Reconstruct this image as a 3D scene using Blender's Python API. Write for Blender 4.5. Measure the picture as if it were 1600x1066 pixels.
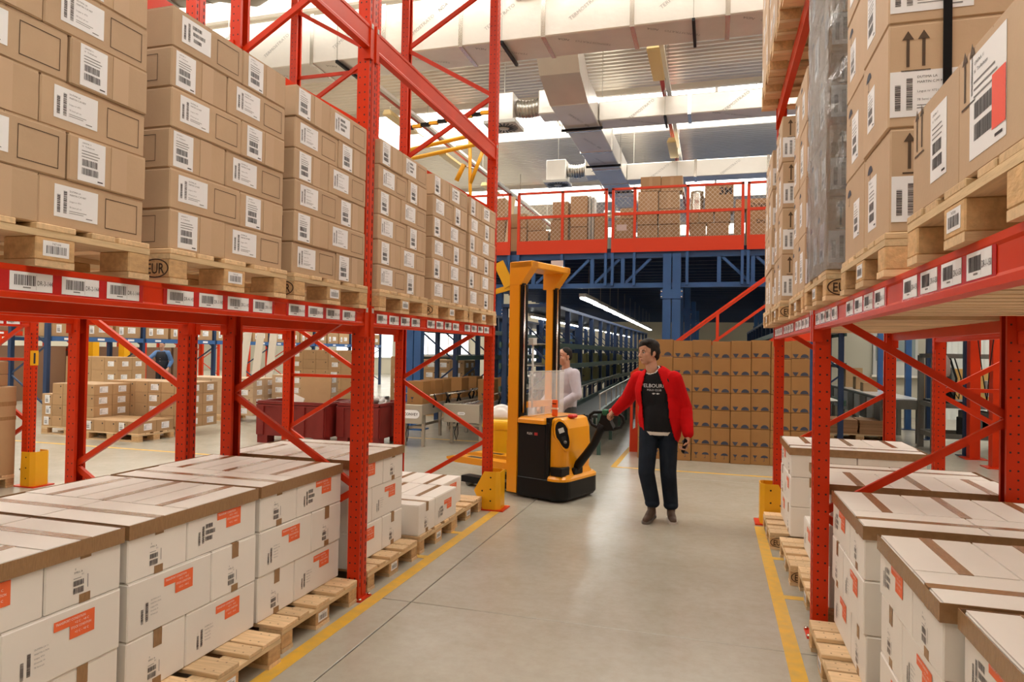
import bpy, bmesh, math, random
from mathutils import Vector, Matrix, Euler
random.seed(11)
S = bpy.context.scene
COL = S.collection
for o in list(bpy.data.objects):
    bpy.data.objects.remove(o)

# ------------------------------------------------------------------ camera
YAW, PITCH, ROLL, EYE = .2879, .01427, .0175, 1.65
def camera():
    f = Vector((-math.sin(YAW) * math.cos(PITCH), math.cos(YAW) * math.cos(PITCH), math.sin(PITCH)))
    r0 = Vector((math.cos(YAW), math.sin(YAW), 0)); u0 = r0.cross(f)
    r = r0 * math.cos(ROLL) + u0 * math.sin(ROLL); u = -r0 * math.sin(ROLL) + u0 * math.cos(ROLL)
    cd = bpy.data.cameras.new('camera'); cd.sensor_width = 36; cd.lens = 1063 / 1600 * 36
    cd.clip_start = .05; cd.clip_end = 200
    co = bpy.data.objects.new('camera', cd); COL.objects.link(co)
    m = Matrix.Identity(4)
    for i in range(3):
        m[i][0], m[i][1], m[i][2] = r[i], u[i], -f[i]
    m[2][3] = EYE
    co.matrix_world = m
    S.camera = co
camera()

# ------------------------------------------------------------------ world, light, exposure
W = bpy.data.worlds.new('sky'); S.world = W; W.use_nodes = True
W.node_tree.nodes['Background'].inputs[0].default_value = (.86, .92, 1, 1)
W.node_tree.nodes['Background'].inputs[1].default_value = 1.0
SKYLIGHT = 6.4          # radiance of the daylit roof lights
TUBE = 14.0             # radiance of fluorescent tubes
S.view_settings.view_transform = 'Standard'
S.view_settings.look = 'None'
S.view_settings.exposure = 0.0
S.view_settings.gamma = 1
S.view_settings.use_curve_mapping = False

# ------------------------------------------------------------------ materials
MATS = {}
def M(name, col=(.5, .5, .5), rough=.5, metal=0, var=0, noise=0, nscale=6, stretch=None, bump=0, bscale=40,
      emit=0, trans=0, spec=.5, coat=0, alpha=1, dark=None, ior=1.45):
    if name in MATS: return MATS[name]
    m = bpy.data.materials.new(name); m.use_nodes = True; MATS[name] = m
    nt = m.node_tree; b = nt.nodes['Principled BSDF']
    c = (*col, 1)
    b.inputs['Base Color'].default_value = c; b.inputs['Roughness'].default_value = rough
    b.inputs['Metallic'].default_value = metal; b.inputs['Specular IOR Level'].default_value = spec
    b.inputs['Coat Weight'].default_value = coat; b.inputs['Alpha'].default_value = alpha
    b.inputs['Transmission Weight'].default_value = trans; b.inputs['IOR'].default_value = ior
    if emit:
        b.inputs['Emission Color'].default_value = c; b.inputs['Emission Strength'].default_value = emit
    L = nt.links; N = nt.nodes
    last = None
    if noise or bump:
        tc = N.new('ShaderNodeTexCoord'); mp = N.new('ShaderNodeMapping'); L.new(tc.outputs['Object'], mp.inputs['Vector'])
        if stretch: mp.inputs['Scale'].default_value = stretch
        # give each copy its own patch of the pattern
        oi = N.new('ShaderNodeObjectInfo'); cx = N.new('ShaderNodeCombineXYZ')
        mu = N.new('ShaderNodeMath'); mu.operation = 'MULTIPLY'; mu.inputs[1].default_value = 37
        L.new(oi.outputs['Random'], mu.inputs[0]); L.new(mu.outputs[0], cx.inputs[0]); L.new(mu.outputs[0], cx.inputs[2])
        L.new(cx.outputs[0], mp.inputs['Location'])
    if noise:
        nz = N.new('ShaderNodeTexNoise'); nz.inputs['Scale'].default_value = nscale; nz.inputs['Detail'].default_value = 5
        L.new(mp.outputs[0], nz.inputs['Vector'])
        rp = N.new('ShaderNodeValToRGB'); rp.color_ramp.elements[0].position = .3; rp.color_ramp.elements[1].position = .7
        dk = dark or tuple(x * (1 - noise) for x in col)
        rp.color_ramp.elements[0].color = (*dk, 1); rp.color_ramp.elements[1].color = c
        L.new(nz.outputs[0], rp.inputs[0]); last = rp.outputs[0]
    if var:
        oi2 = N.new('ShaderNodeObjectInfo'); hs = N.new('ShaderNodeHueSaturation')
        mr = N.new('ShaderNodeMapRange'); mr.inputs['To Min'].default_value = 1 - var; mr.inputs['To Max'].default_value = 1 + var
        L.new(oi2.outputs['Random'], mr.inputs[0]); L.new(mr.outputs[0], hs.inputs['Value'])
        hs.inputs['Color'].default_value = c
        if last: L.new(last, hs.inputs['Color'])
        last = hs.outputs[0]
    if last: L.new(last, b.inputs['Base Color'])
    if bump:
        n2 = N.new('ShaderNodeTexNoise'); n2.inputs['Scale'].default_value = bscale; n2.inputs['Detail'].default_value = 3
        L.new(mp.outputs[0], n2.inputs['Vector'])
        bp = N.new('ShaderNodeBump'); bp.inputs['Strength'].default_value = bump; bp.inputs['Distance'].default_value = .02
        L.new(n2.outputs[0], bp.inputs['Height']); L.new(bp.outputs[0], b.inputs['Normal'])
    return m

RED = M('rack_red', (.66, .038, .005), .36, noise=.18, nscale=3, spec=.28)
REDD = M('rack_slot_dark', (.035, .008, .005), .6)
BLUE = M('rack_blue', (.045, .135, .36), .4, noise=.2, nscale=3)
BLUED = M('rack_navy', (.018, .042, .11), .42)
KRAFT = M('kraft_board', (.54, .375, .235), .62, var=.05, noise=.06, nscale=9, bump=.03, bscale=60)
KRAFT2 = M('brown_board', (.31, .15, .044), .6, var=.06, noise=.07, nscale=7)
KRAFT3 = M('tan_board', (.47, .29, .145), .62, var=.09, noise=.08, nscale=8)
OLIVE = M('green_grey_board', (.20, .20, .09), .7, var=.12)
WHITEB = M('white_board', (.85, .80, .735), .55, var=.03, noise=.03, nscale=5)
TAPE = M('brown_tape', (.36, .205, .095), .22, var=.06, noise=.2, nscale=30, stretch=(1, 6, 1), bump=.18, bscale=18)
TAPEC = M('tan_tape', (.50, .32, .175), .3)
PAPER = M('label_paper', (.86, .86, .88), .45)
INK = M('print_ink', (.03, .025, .03), .6)
INKB = M('print_grey_ink', (.22, .21, .22), .6)
LINE = M('print_brown_line', (.08, .045, .022), .65)
NAVYINK = M('print_navy_ink', (.035, .04, .065), .65)
ORANGE = M('label_orange', (.88, .155, .045), .5)
WOOD = M('pallet_pine', (.80, .56, .32), .7, var=.14, noise=.24, nscale=7, stretch=(1, 9, 9), bump=.1, bscale=30)
WOODB = M('pallet_block', (.68, .425, .205), .75, var=.14, noise=.3, nscale=22, stretch=(2, 1, 2), bump=.15, bscale=50)
YEL = M('safety_yellow', (.86, .42, .008), .38, noise=.08, nscale=3)
YELP = M('truck_yellow', (.83, .335, .006), .3, coat=.3)
BLACK = M('black_plastic', (.006, .006, .0065), .42, spec=.25)
BLACKM = M('black_steel', (.007, .007, .0075), .38, spec=.28)
STEEL = M('bright_steel', (.72, .70, .66), .25, metal=1)
STAIN = M('stainless_frame', (.50, .46, .39), .38, metal=.65)
DUCT = M('duct_foil', (.76, .73, .68), .28, metal=.32, noise=.1, nscale=2, bump=.12, bscale=9)
ROOFM = M('roof_sheet', (.86, .80, .69), .25, metal=.45, noise=.15, nscale=.5)
ROOFBEAM = M('roof_beam_white', (.78, .74, .66), .5)
WALL = M('wall_cream', (.56, .53, .43), .7, noise=.06, nscale=.6)
WALLP = M('wall_panel_white', (.74, .76, .73), .6, noise=.05, nscale=.5)
GLOW = M('daylit_pane', (1, .965, .90), .4, emit=SKYLIGHT)
WINGLOW = M('daylit_window', (.95, .98, 1), .4, emit=1.6)
TUBEM = M('lit_tube', (1, .99, .95), .4, emit=TUBE)
LAMPY = M('lamp_reflector_cream', (.80, .62, .28), .4)
CRIMSON = M('crimson_plastic', (.22, .018, .014), .45, noise=.15, nscale=4)
DARKGREEN = M('conveyor_green', (.06, .125, .105), .35, metal=.3)
GREY = M('machine_grey', (.20, .20, .175), .55, noise=.2, nscale=4)
GREYL = M('light_grey', (.55, .55, .52), .5)
DARK = M('machine_dark', (.022, .026, .025), .5, spec=.3)
YLINE = M('floor_yellow', (.76, .42, .03), .55, noise=.3, nscale=14, dark=(.60, .38, .08))
GALV = M('galvanised_steel', (.45, .43, .38), .4, metal=.7, noise=.2, nscale=3)
def film_mat():
    m = bpy.data.materials.new('stretch_film'); m.use_nodes = True; nt = m.node_tree; N = nt.nodes; L = nt.links
    N.remove(N['Principled BSDF'])
    out = N['Material Output']; mix = N.new('ShaderNodeMixShader'); tr = N.new('ShaderNodeBsdfTransparent'); gl = N.new('ShaderNodeBsdfGlossy')
    tr.inputs[0].default_value = (.93, .93, .94, 1); gl.inputs['Roughness'].default_value = .09
    tc = N.new('ShaderNodeTexCoord'); mp = N.new('ShaderNodeMapping'); mp.inputs['Scale'].default_value = (1, 1, .45); mp.inputs['Rotation'].default_value = (.5, .3, 0)
    nz = N.new('ShaderNodeTexNoise'); nz.inputs['Scale'].default_value = 16; nz.inputs['Detail'].default_value = 6; nz.inputs['Roughness'].default_value = .65
    bp = N.new('ShaderNodeBump'); bp.inputs['Strength'].default_value = 1; bp.inputs['Distance'].default_value = .12
    L.new(tc.outputs['Object'], mp.inputs[0]); L.new(mp.outputs[0], nz.inputs['Vector']); L.new(nz.outputs[0], bp.inputs['Height']); L.new(bp.outputs[0], gl.inputs['Normal'])
    lw = N.new('ShaderNodeLayerWeight'); lw.inputs[0].default_value = .45; L.new(bp.outputs[0], lw.inputs['Normal'])
    mr = N.new('ShaderNodeMapRange'); mr.inputs['To Min'].default_value = .28; mr.inputs['To Max'].default_value = .9; L.new(lw.outputs['Fresnel'], mr.inputs[0])
    L.new(mr.outputs[0], mix.inputs[0]); L.new(tr.outputs[0], mix.inputs[1]); L.new(gl.outputs[0], mix.inputs[2]); L.new(mix.outputs[0], out.inputs[0])
    return m
FILM = film_mat()
CLEAR = M('clear_screen', (.9, .92, .93), .08, alpha=.28, spec=.9)

def floor_mat():
    m = bpy.data.materials.new('polished_concrete'); m.use_nodes = True; nt = m.node_tree; N = nt.nodes; L = nt.links
    b = N['Principled BSDF']; geo = N.new('ShaderNodeNewGeometry')
    def noise(sc, det=6, rg=.6):
        n = N.new('ShaderNodeTexNoise'); n.inputs['Scale'].default_value = sc; n.inputs['Detail'].default_value = det
        n.inputs['Roughness'].default_value = rg; L.new(geo.outputs['Position'], n.inputs['Vector']); return n
    a = noise(.8); f = noise(14, 8, .7); s = noise(2.6, 9, .75)
    r1 = N.new('ShaderNodeValToRGB'); e = r1.color_ramp.elements
    e[0].position = .3; e[0].color = (.39, .36, .295, 1); e[1].position = .72; e[1].color = (.47, .44, .37, 1)
    L.new(a.outputs[0], r1.inputs[0])
    r2 = N.new('ShaderNodeValToRGB'); e = r2.color_ramp.elements
    e[0].position = .34; e[0].color = (.93, .92, .90, 1); e[1].position = .6; e[1].color = (1, 1, 1, 1)
    L.new(f.outputs[0], r2.inputs[0])
    r3 = N.new('ShaderNodeValToRGB'); e = r3.color_ramp.elements
    e[0].position = .30; e[0].color = (.93, .915, .88, 1); e[1].position = .55; e[1].color = (1, 1, 1, 1)
    L.new(s.outputs[0], r3.inputs[0])
    def mul(x, y):
        k = N.new('ShaderNodeMix'); k.data_type = 'RGBA'; k.blend_type = 'MULTIPLY'; k.inputs[0].default_value = 1
        L.new(x, k.inputs[6]); L.new(y, k.inputs[7]); return k.outputs[2]
    L.new(mul(mul(r1.outputs[0], r2.outputs[0]), r3.outputs[0]), b.inputs['Base Color'])
    mr = N.new('ShaderNodeMapRange'); mr.inputs['To Min'].default_value = .19; mr.inputs['To Max'].default_value = .31
    L.new(s.outputs[0], mr.inputs[0]); L.new(mr.outputs[0], b.inputs['Roughness'])
    b.inputs['Specular IOR Level'].default_value = .55
    return m
CONC = floor_mat()
JOINT = M('floor_joint', (.10, .085, .065), .8)

# ------------------------------------------------------------------ mesh helpers
class MB:
    """collects polygons with material slots and links them as one mesh"""
    def __init__(s): s.v = []; s.f = []; s.mi = []; s.sm = []; s.mats = []
    def slot(s, m):
        if m not in s.mats: s.mats.append(m)
        return s.mats.index(m)
    def add(s, vs, fs, m, T=None, smooth=False):
        k = len(s.v); i = s.slot(m)
        for p in vs: s.v.append(tuple(T @ Vector(p)) if T else tuple(p))
        for f in fs: s.f.append(tuple(k + j for j in f)); s.mi.append(i); s.sm.append(smooth)
        return s
    def box(s, x0, x1, y0, y1, z0, z1, m, T=None):
        return s.add([(x0, y0, z0), (x1, y0, z0), (x1, y1, z0), (x0, y1, z0), (x0, y0, z1), (x1, y0, z1), (x1, y1, z1), (x0, y1, z1)],
                     [(0, 3, 2, 1), (4, 5, 6, 7), (0, 1, 5, 4), (1, 2, 6, 5), (2, 3, 7, 6), (3, 0, 4, 7)], m, T)
    def cbox(s, x0, x1, y0, y1, z0, z1, m, c=.004, T=None):
        """chamfered box"""
        vs = []; idx = {}
        for i, x in enumerate((x0, x1)):
            for j, y in enumerate((y0, y1)):
                for k, z in enumerate((z0, z1)):
                    dx, dy, dz = (c, -c)[i], (c, -c)[j], (c, -c)[k]
                    idx[i, j, k] = len(vs)
                    vs += [(x, y + dy, z + dz), (x + dx, y, z + dz), (x + dx, y + dy, z)]
        g = lambda i, j, k, a: idx[i, j, k] + a
        fs = []
        for i in (0, 1):
            q = [g(i, 0, 0, 0), g(i, 1, 0, 0), g(i, 1, 1, 0), g(i, 0, 1, 0)]; fs.append(q if i else q[::-1])
            q = [g(0, i, 0, 1), g(1, i, 0, 1), g(1, i, 1, 1), g(0, i, 1, 1)]; fs.append(q[::-1] if i else q)
            q = [g(0, 0, i, 2), g(1, 0, i, 2), g(1, 1, i, 2), g(0, 1, i, 2)]; fs.append(q if i else q[::-1])
        for i in (0, 1):
            for j in (0, 1):
                q = [g(i, j, 0, 0), g(i, j, 1, 0), g(i, j, 1, 1), g(i, j, 0, 1)]; fs.append(q if (i + j) % 2 else q[::-1])
                q = [g(i, 0, j, 0), g(i, 1, j, 0), g(i, 1, j, 2), g(i, 0, j, 2)]; fs.append(q[::-1] if (i + j) % 2 else q)
                q = [g(0, i, j, 1), g(1, i, j, 1), g(1, i, j, 2), g(0, i, j, 2)]; fs.append(q if (i + j) % 2 else q[::-1])
                for k in (0, 1):
                    q = [g(i, j, k, 0), g(i, j, k, 1), g(i, j, k, 2)]; fs.append(q if (i + j + k) % 2 else q[::-1])
        return s.add(vs, fs, m, T)
    def prism(s, pts, a0, a1, m, axis='y', T=None, smooth=False):
        """polygon pts extruded along axis; axis y: pts=(x,z); x: pts=(y,z); z: pts=(x,y)"""
        def P(p, a): return {'y': (p[0], a, p[1]), 'x': (a, p[0], p[1]), 'z': (p[0], p[1], a)}[axis]
        n = len(pts); vs = [P(p, a0) for p in pts] + [P(p, a1) for p in pts]
        fs = [tuple(range(n))[::-1], tuple(range(n, 2 * n))] + [(i, (i + 1) % n, n + (i + 1) % n, n + i) for i in range(n)]
        return s.add(vs, fs, m, T, smooth)
    def quad(s, u0, u1, v0, v1, n, m):
        return s.add([(u0, v0, n), (u1, v0, n), (u1, v1, n), (u0, v1, n)], [(0, 1, 2, 3)], m)
    def tube(s, pts, r, m, seg=8, cap=True, T=None):
        pts = [Vector(p) for p in pts]; n = len(pts); rs = r if isinstance(r, (list, tuple)) else [r] * n
        vs = []; ref = None
        for i, p in enumerate(pts):
            t = (pts[min(i + 1, n - 1)] - pts[max(i - 1, 0)]).normalized()
            if ref is None:
                ref = t.orthogonal().normalized()
            ref = (ref - t * ref.dot(t)).normalized(); b = t.cross(ref)
            for k in range(seg):
                a = 2 * math.pi * k / seg
                vs.append(p + (ref * math.cos(a) + b * math.sin(a)) * rs[i])
        fs = []
        for i in range(n - 1):
            for k in range(seg):
                fs.append((i * seg + k, i * seg + (k + 1) % seg, (i + 1) * seg + (k + 1) % seg, (i + 1) * seg + k))
        s.add(vs, fs, m, T, True)
        if cap: s.add([], [], m); kk = len(s.v) - len(vs); s.f += [tuple(kk + k for k in range(seg))[::-1], tuple(kk + (n - 1) * seg + k for k in range(seg))]; s.mi += [s.slot(m)] * 2; s.sm += [False] * 2
        return s
    def lathe(s, prof, m, seg=20, T=None, smooth=True):
        """prof list of (r,z)"""
        vs = []; fs = []
        for r, z in prof:
            for k in range(seg):
                a = 2 * math.pi * k / seg; vs.append((r * math.cos(a), r * math.sin(a), z))
        for i in range(len(prof) - 1):
            for k in range(seg): fs.append((i * seg + k, i * seg + (k + 1) % seg, (i + 1) * seg + (k + 1) % seg, (i + 1) * seg + k))
        fs.append(tuple(range(seg))[::-1]); fs.append(tuple((len(prof) - 1) * seg + k for k in range(seg)))
        return s.add(vs, fs, m, T, smooth)
    def mesh(s, name):
        me = bpy.data.meshes.new(name); me.from_pydata(s.v, [], s.f)
        for m in s.mats: me.materials.append(m)
        me.polygons.foreach_set('material_index', s.mi); me.polygons.foreach_set('use_smooth', s.sm); me.update()
        return me

def rotto(n, up=(0, 0, 1)):
    """matrix whose z axis is n, y axis is up: for flat prints on a face"""
    n = Vector(n).normalized(); up = Vector(up); u = up.cross(n).normalized(); v = n.cross(u)
    return Matrix((u, v, n)).transposed()
def ob(name, me, parent=None, loc=(0, 0, 0), rot=None, scale=None):
    o = bpy.data.objects.new(name, me.mesh(name) if isinstance(me, MB) else me); COL.objects.link(o)
    if parent: o.parent = parent
    o.location = loc
    if rot is not None:
        o.rotation_euler = rot.to_euler() if isinstance(rot, Matrix) else rot
    if scale: o.scale = scale
    return o
USED = {}
def tag(o, label, cat, group=None, kind=None):
    o['label'] = label; o['category'] = cat
    if group: o['group'] = group
    if kind: o['kind'] = kind
    USED.setdefault(label, []).append(o.name)
    return o
def thing(name, label, cat, loc=(0, 0, 0), rz=0, group=None):
    o = bpy.data.objects.new(name, None); COL.objects.link(o); o.empty_display_size = .1
    o.location = loc; o.rotation_euler = (0, 0, rz)
    return tag(o, label, cat, group)
def struct(name, me, parent=None, loc=(0, 0, 0), rot=None):
    o = ob(name, me, parent, loc, rot)
    if not parent: o['kind'] = 'structure'
    return o
def bar(mb, a, b, w, h, m, up=(0, 0, 1)):
    """rectangular bar from a to b, w across, h in the direction nearest up"""
    a = Vector(a); b = Vector(b); d = b - a; L = d.length; x = d / L; z = Vector(up)
    z = z - x * z.dot(x)
    if z.length < 1e-4: z = Vector((0, 1, 0)) - x * x.y
    z.normalize(); y = z.cross(x)
    T = Matrix((x, y, z)).transposed().to_4x4(); T.translation = a
    mb.box(0, L, -w / 2, w / 2, -h / 2, h / 2, m, T); return mb
TXT = {}
def text_into(mb, s, size, m, u=0, v=0, n=.0006, align='LEFT', sx=1.0, bold=0):
    key = (s, align, bold)
    if key not in TXT:
        c = bpy.data.curves.new('t', 'FONT'); c.body = s; c.align_x = align; c.resolution_u = 2; c.offset = bold
        o = bpy.data.objects.new('t', c); me = bpy.data.meshes.new_from_object(o)
        TXT[key] = ([tuple(x.co) for x in me.vertices], [tuple(p.vertices) for p in me.polygons])
        bpy.data.objects.remove(o); bpy.data.curves.remove(c); bpy.data.meshes.remove(me)
    vs, fs = TXT[key]
    mb.add([(u + x * size * sx, v + y * size, n) for x, y, z in vs], fs, m)
ORD = ['bottom', 'second', 'third', 'fourth', 'fifth', 'top', 'seventh']
NTH = ['first', 'second', 'third', 'fourth', 'fifth', 'sixth', 'seventh', 'eighth', 'ninth', 'tenth', 'eleventh', 'twelfth']
# ------------------------------------------------------------------ floor, walls, roof
XL, XR, YN, YF, ZC = -32., 12., -9., 40., 7.5
def build_shell():
    fb = struct('floor', MB().box(XL, XR, YN, YF, -.2, -.012, JOINT))
    xs = [XL, -27.87, -22.67, -17.47, -12.27, -7.07, -1.87, 3.33, 8.53, XR]
    ys = [YN, -6.3, -1.1, 4.1, 9.3, 14.5, 19.7, 24.9, 30.1, 35.3, YF]
    g = .004
    for i in range(len(xs) - 1):
        for j in range(len(ys) - 1):
            ob('floor_slab', MB().cbox(xs[i] + g, xs[i + 1] - g, ys[j] + g, ys[j + 1] - g, -.1, 0, CONC, .003), fb)
    # painted lines on the floor (thin paint films)
    n = [0]
    def line(x0, x1, y0, y1):
        n[0] += 1
        o = struct('trim_%d' % n[0], MB().box(x0, x1, y0, y1, 0, .0012, YLINE)); return o
    line(-2.165, -2.075, .6, 6.98); line(.40, .485, .6, 6.98)
    line(.485, .66, 5.90, 5.97); line(.485, .66, 4.98, 5.05); line(.485, .66, 3.35, 3.42)
    line(-2.40, -2.165, 5.74, 5.81); line(-2.40, -2.165, 4.98, 5.05); line(-2.40, -2.165, 3.06, 3.13)
    line(-1.32, 3.2, 9.82, 9.89); line(-1.40, -1.32, 9.82, 13.0)
    line(-12.2, -6.2, 8.55, 8.62); line(-6.9, -2.9, 11.6, 11.67)
    # walls
    def wall(name, x0, x1, y0, y1, z0, z1, m): return struct(name, MB().box(x0, x1, y0, y1, z0, z1, m))
    wall('wall_left', XL - .2, XL, YN, YF, 0, 9, WALL)
    wall('wall_right', XR, XR + .2, YN, YF, 0, 9, WALL)
    wall('wall_rear', XL, XR, YN - .2, YN, 0, 9, WALL)
    wall('wall_far', XL, XR, YF, YF + .2, 0, 9, WALL)
    # partition of white ribbed sheets behind the packing machines
    pw = wall('wall_partition', 3.0, 12, 21.0, 21.15, 0, 3.38, WALL)
    me = MB()
    for k in range(4): me.prism([(k * .25, 0), (k * .25 + .05, -.03), (k * .25 + .15, -.03), (k * .25 + .2, 0)], 0, 3.36, WALLP, 'z')
    me.box(0, 1, -.003, .0, 0, 3.36, WALLP)
    rib = me.mesh('wall_sheet')
    for k in range(6): ob('wall_sheet', rib, pw, (5.9 + k * 1.0, 20.995, 0))
    # window in the cream part of the partition
    w = struct('window_9', MB().box(4.25, 5.35, 20.92, 21.0, 1.15, 2.3, GREYL))
    ob('pane', MB().box(4.32, 4.77, 20.90, 20.93, 1.55, 2.24, M('blue_dusk_glass', (.25, .3, .3), .15)), w)
    ob('pane', MB().box(4.83, 5.28, 20.90, 20.93, 1.55, 2.24, MATS['blue_dusk_glass']), w)
    ob('sill', MB().box(4.2, 5.4, 20.85, 21.0, 1.1, 1.16, ROOFBEAM), w)
    # daylit windows along the left and far walls
    for k in range(6):
        y = 6 + k * 5.4
        w = struct('window_%d' % (10 + k), MB().box(XL, XL + .06, y, y + 4.2, 2.9, 4.3, GREYL))
        for q in range(3): ob('pane', MB().box(XL + .05, XL + .075, y + .08 + q * 1.37, y + 1.38 + q * 1.37, 2.98, 4.22, WINGLOW), w)
    for k in range(3):
        x = -24 + k * 5.2
        w = struct('window_%d' % (16 + k), MB().box(x, x + 4.2, YF - .06, YF, 1.0, 2.9, GREYL))
        for q in range(3): ob('pane', MB().box(x + .08 + q * 1.37, x + 1.38 + q * 1.37, YF - .075, YF - .05, 1.08, 2.82, WINGLOW), w)
    # roof: trapezoid sheets between continuous roof lights
    bands = [(-9., -.7), (2.0, 7.3), (10.0, 15.1), (17.8, 23.1), (25.8, 31.1), (33.8, 40.)]
    ce = struct('ceiling', MB().box(XL, XR, YN, YF, ZC + .75, ZC + .85, ROOFBEAM))
    for y0, y1 in bands:
        me = MB(); n_ = max(1, int((y1 - y0) / .16)); p = (y1 - y0) / n_; pr = []
        for k in range(n_):
            y = y0 + k * p; pr += [(y, 0), (y + p * .25, .03), (y + p * .5, .03), (y + p * .75, 0)]
        pr.append((y1, 0))
        vs = []; fs = []
        for i, (y, z) in enumerate(pr): vs += [(XL, y, ZC + z), (XR, y, ZC + z)]
        for i in range(len(pr) - 1): fs.append((2 * i, 2 * i + 2, 2 * i + 3, 2 * i + 1))
        me.add(vs, fs, ROOFM); me.box(XL, XR, y0, y1, ZC + .06, ZC + .12, ROOFM)
        ob('roof_sheet', me, ce)
    for k in range(len(bands) - 1):
        y0, y1 = bands[k][1], bands[k + 1][0]
        sk = struct('window_%d' % (k + 1), MB().box(XL, XR, y0 - .04, y0 + .05, ZC - .12, ZC + .5, ROOFBEAM).box(XL, XR, y1 - .05, y1 + .04, ZC - .12, ZC + .5, ROOFBEAM))
        x = XL
        while x < XR - .1:
            ob('pane', MB().box(x + .03, x + 3.95, y0 + .06, y1 - .06, ZC + .30, ZC + .33, GLOW), sk)
            ob('glazing_bar', MB().box(x - .03, x + .03, y0 + .05, y1 - .05, ZC + .2, ZC + .36, ROOFBEAM), sk)
            x += 4.0
    # roof beams
    for k, x in enumerate((-26, -18, -10, 6)):
        struct('trim_%d' % (20 + k), MB().box(x - .12, x + .12, YN, YF, ZC - .1, ZC - .02, ROOFBEAM))
build_shell()

# ------------------------------------------------------------------ ventilation ducts
def print_marks(o, T, n=3, span=1.0):
    me = MB()
    for k in range(n):
        text_into(me, 'ALUSTRONG', .10, INKB, -.3 + k * span, -.05 + .02 * (k % 2), .002)
    p = ob('printed_mark', me, o); p.matrix_local = T
def duct(name, label, x0, x1, y0, y1, z0, z1, seam=1.25, axis='x', marks=True):
    root = thing(name, label, 'duct', ((x0 + x1) / 2, (y0 + y1) / 2, z0))
    ox, oy = (x0 + x1) / 2, (y0 + y1) / 2
    L = (x1 - x0) if axis == 'x' else (y1 - y0); n = max(1, round(L / seam)); s = L / n
    hx, hy, h = (x1 - x0) / 2, (y1 - y0) / 2, z1 - z0
    for k in range(n):
        a = -L / 2 + k * s
        me = MB()
        if axis == 'x': me.cbox(a + .006, a + s - .006, -hy, hy, 0, h, DUCT, .015)
        else: me.cbox(-hx, hx, a + .006, a + s - .006, 0, h, DUCT, .015)
        ob('duct_panel', me, root)
        me = MB(); c = .012
        if k:
            if axis == 'x': me.box(a - .03, a + .03, -hy - c, hy + c, -c, h + c, STEEL)
            else: me.box(-hx - c, hx + c, a - .03, a + .03, -c, h + c, STEEL)
            ob('foil_tape', me, root)
    # hangers: black channel below and two rods up to the roof
    for k in range(max(1, int(L / 2.6))):
        a = -L / 2 + 1.2 + k * 2.6
        me = MB()
        if axis == 'x':
            me.box(a - .02, a + .02, -hy - .06, hy + .06, -.055, -.013, BLACK)
            for sy in (-1, 1): me.box(a - .005, a + .005, sy * (hy + .045) - .005, sy * (hy + .045) + .005, -.02, ZC - z0, GALV)
        else:
            me.box(-hx - .06, hx + .06, a - .02, a + .02, -.055, -.013, BLACK)
            for sx in (-1, 1): me.box(sx * (hx + .045) - .005, sx * (hx + .045) + .005, a - .005, a + .005, -.02, ZC - z0, GALV)
        ob('hanger', me, root)
    if marks:
        for k in range(n):
            a = -L / 2 + (k + .5) * s
            me = MB(); text_into(me, 'TERMOSTRATO', .075, M('foil_print', (.36, .35, .33), .5), -.3, -.03, .0015); text_into(me, 'NDA', .075, M('foil_print_dark', (.2, .19, .18), .5), .32, -.03, .0015)
            me = me.mesh('printed_mark')
            if axis == 'x':
                T = rotto((0, -1, 0)).to_4x4() @ Matrix.Rotation(.62, 4, 'Z'); p = ob('printed_mark', me, root)
                p.matrix_local = Matrix.Translation((a, -hy - .003, h * .5)) @ T
                T = rotto((0, 0, -1), (0, 1, 0)).to_4x4() @ Matrix.Rotation(-.5, 4, 'Z'); p = ob('printed_mark', me, root)
                p.matrix_local = Matrix.Translation((a, 0, -.003)) @ T
            elif k < 3:
                T = rotto((0, 0, -1), (1, 0, 0)).to_4x4() @ Matrix.Rotation(.3, 4, 'Z'); p = ob('printed_mark', me, root)
                p.matrix_local = Matrix.Translation((0, a, -.003)) @ T
    return root
duct('main_duct', 'large foil-clad air duct crossing the ceiling above the left and right racks', -14.5, 5.0, 9.06, 9.74, 6.0, 6.75)
d2 = duct('branch_duct', 'foil-clad branch duct running away under the roof above the mezzanine', -2.74, -2.08, 11.3, 24., 5.85, 6.3, 1.4, 'y')
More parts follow.
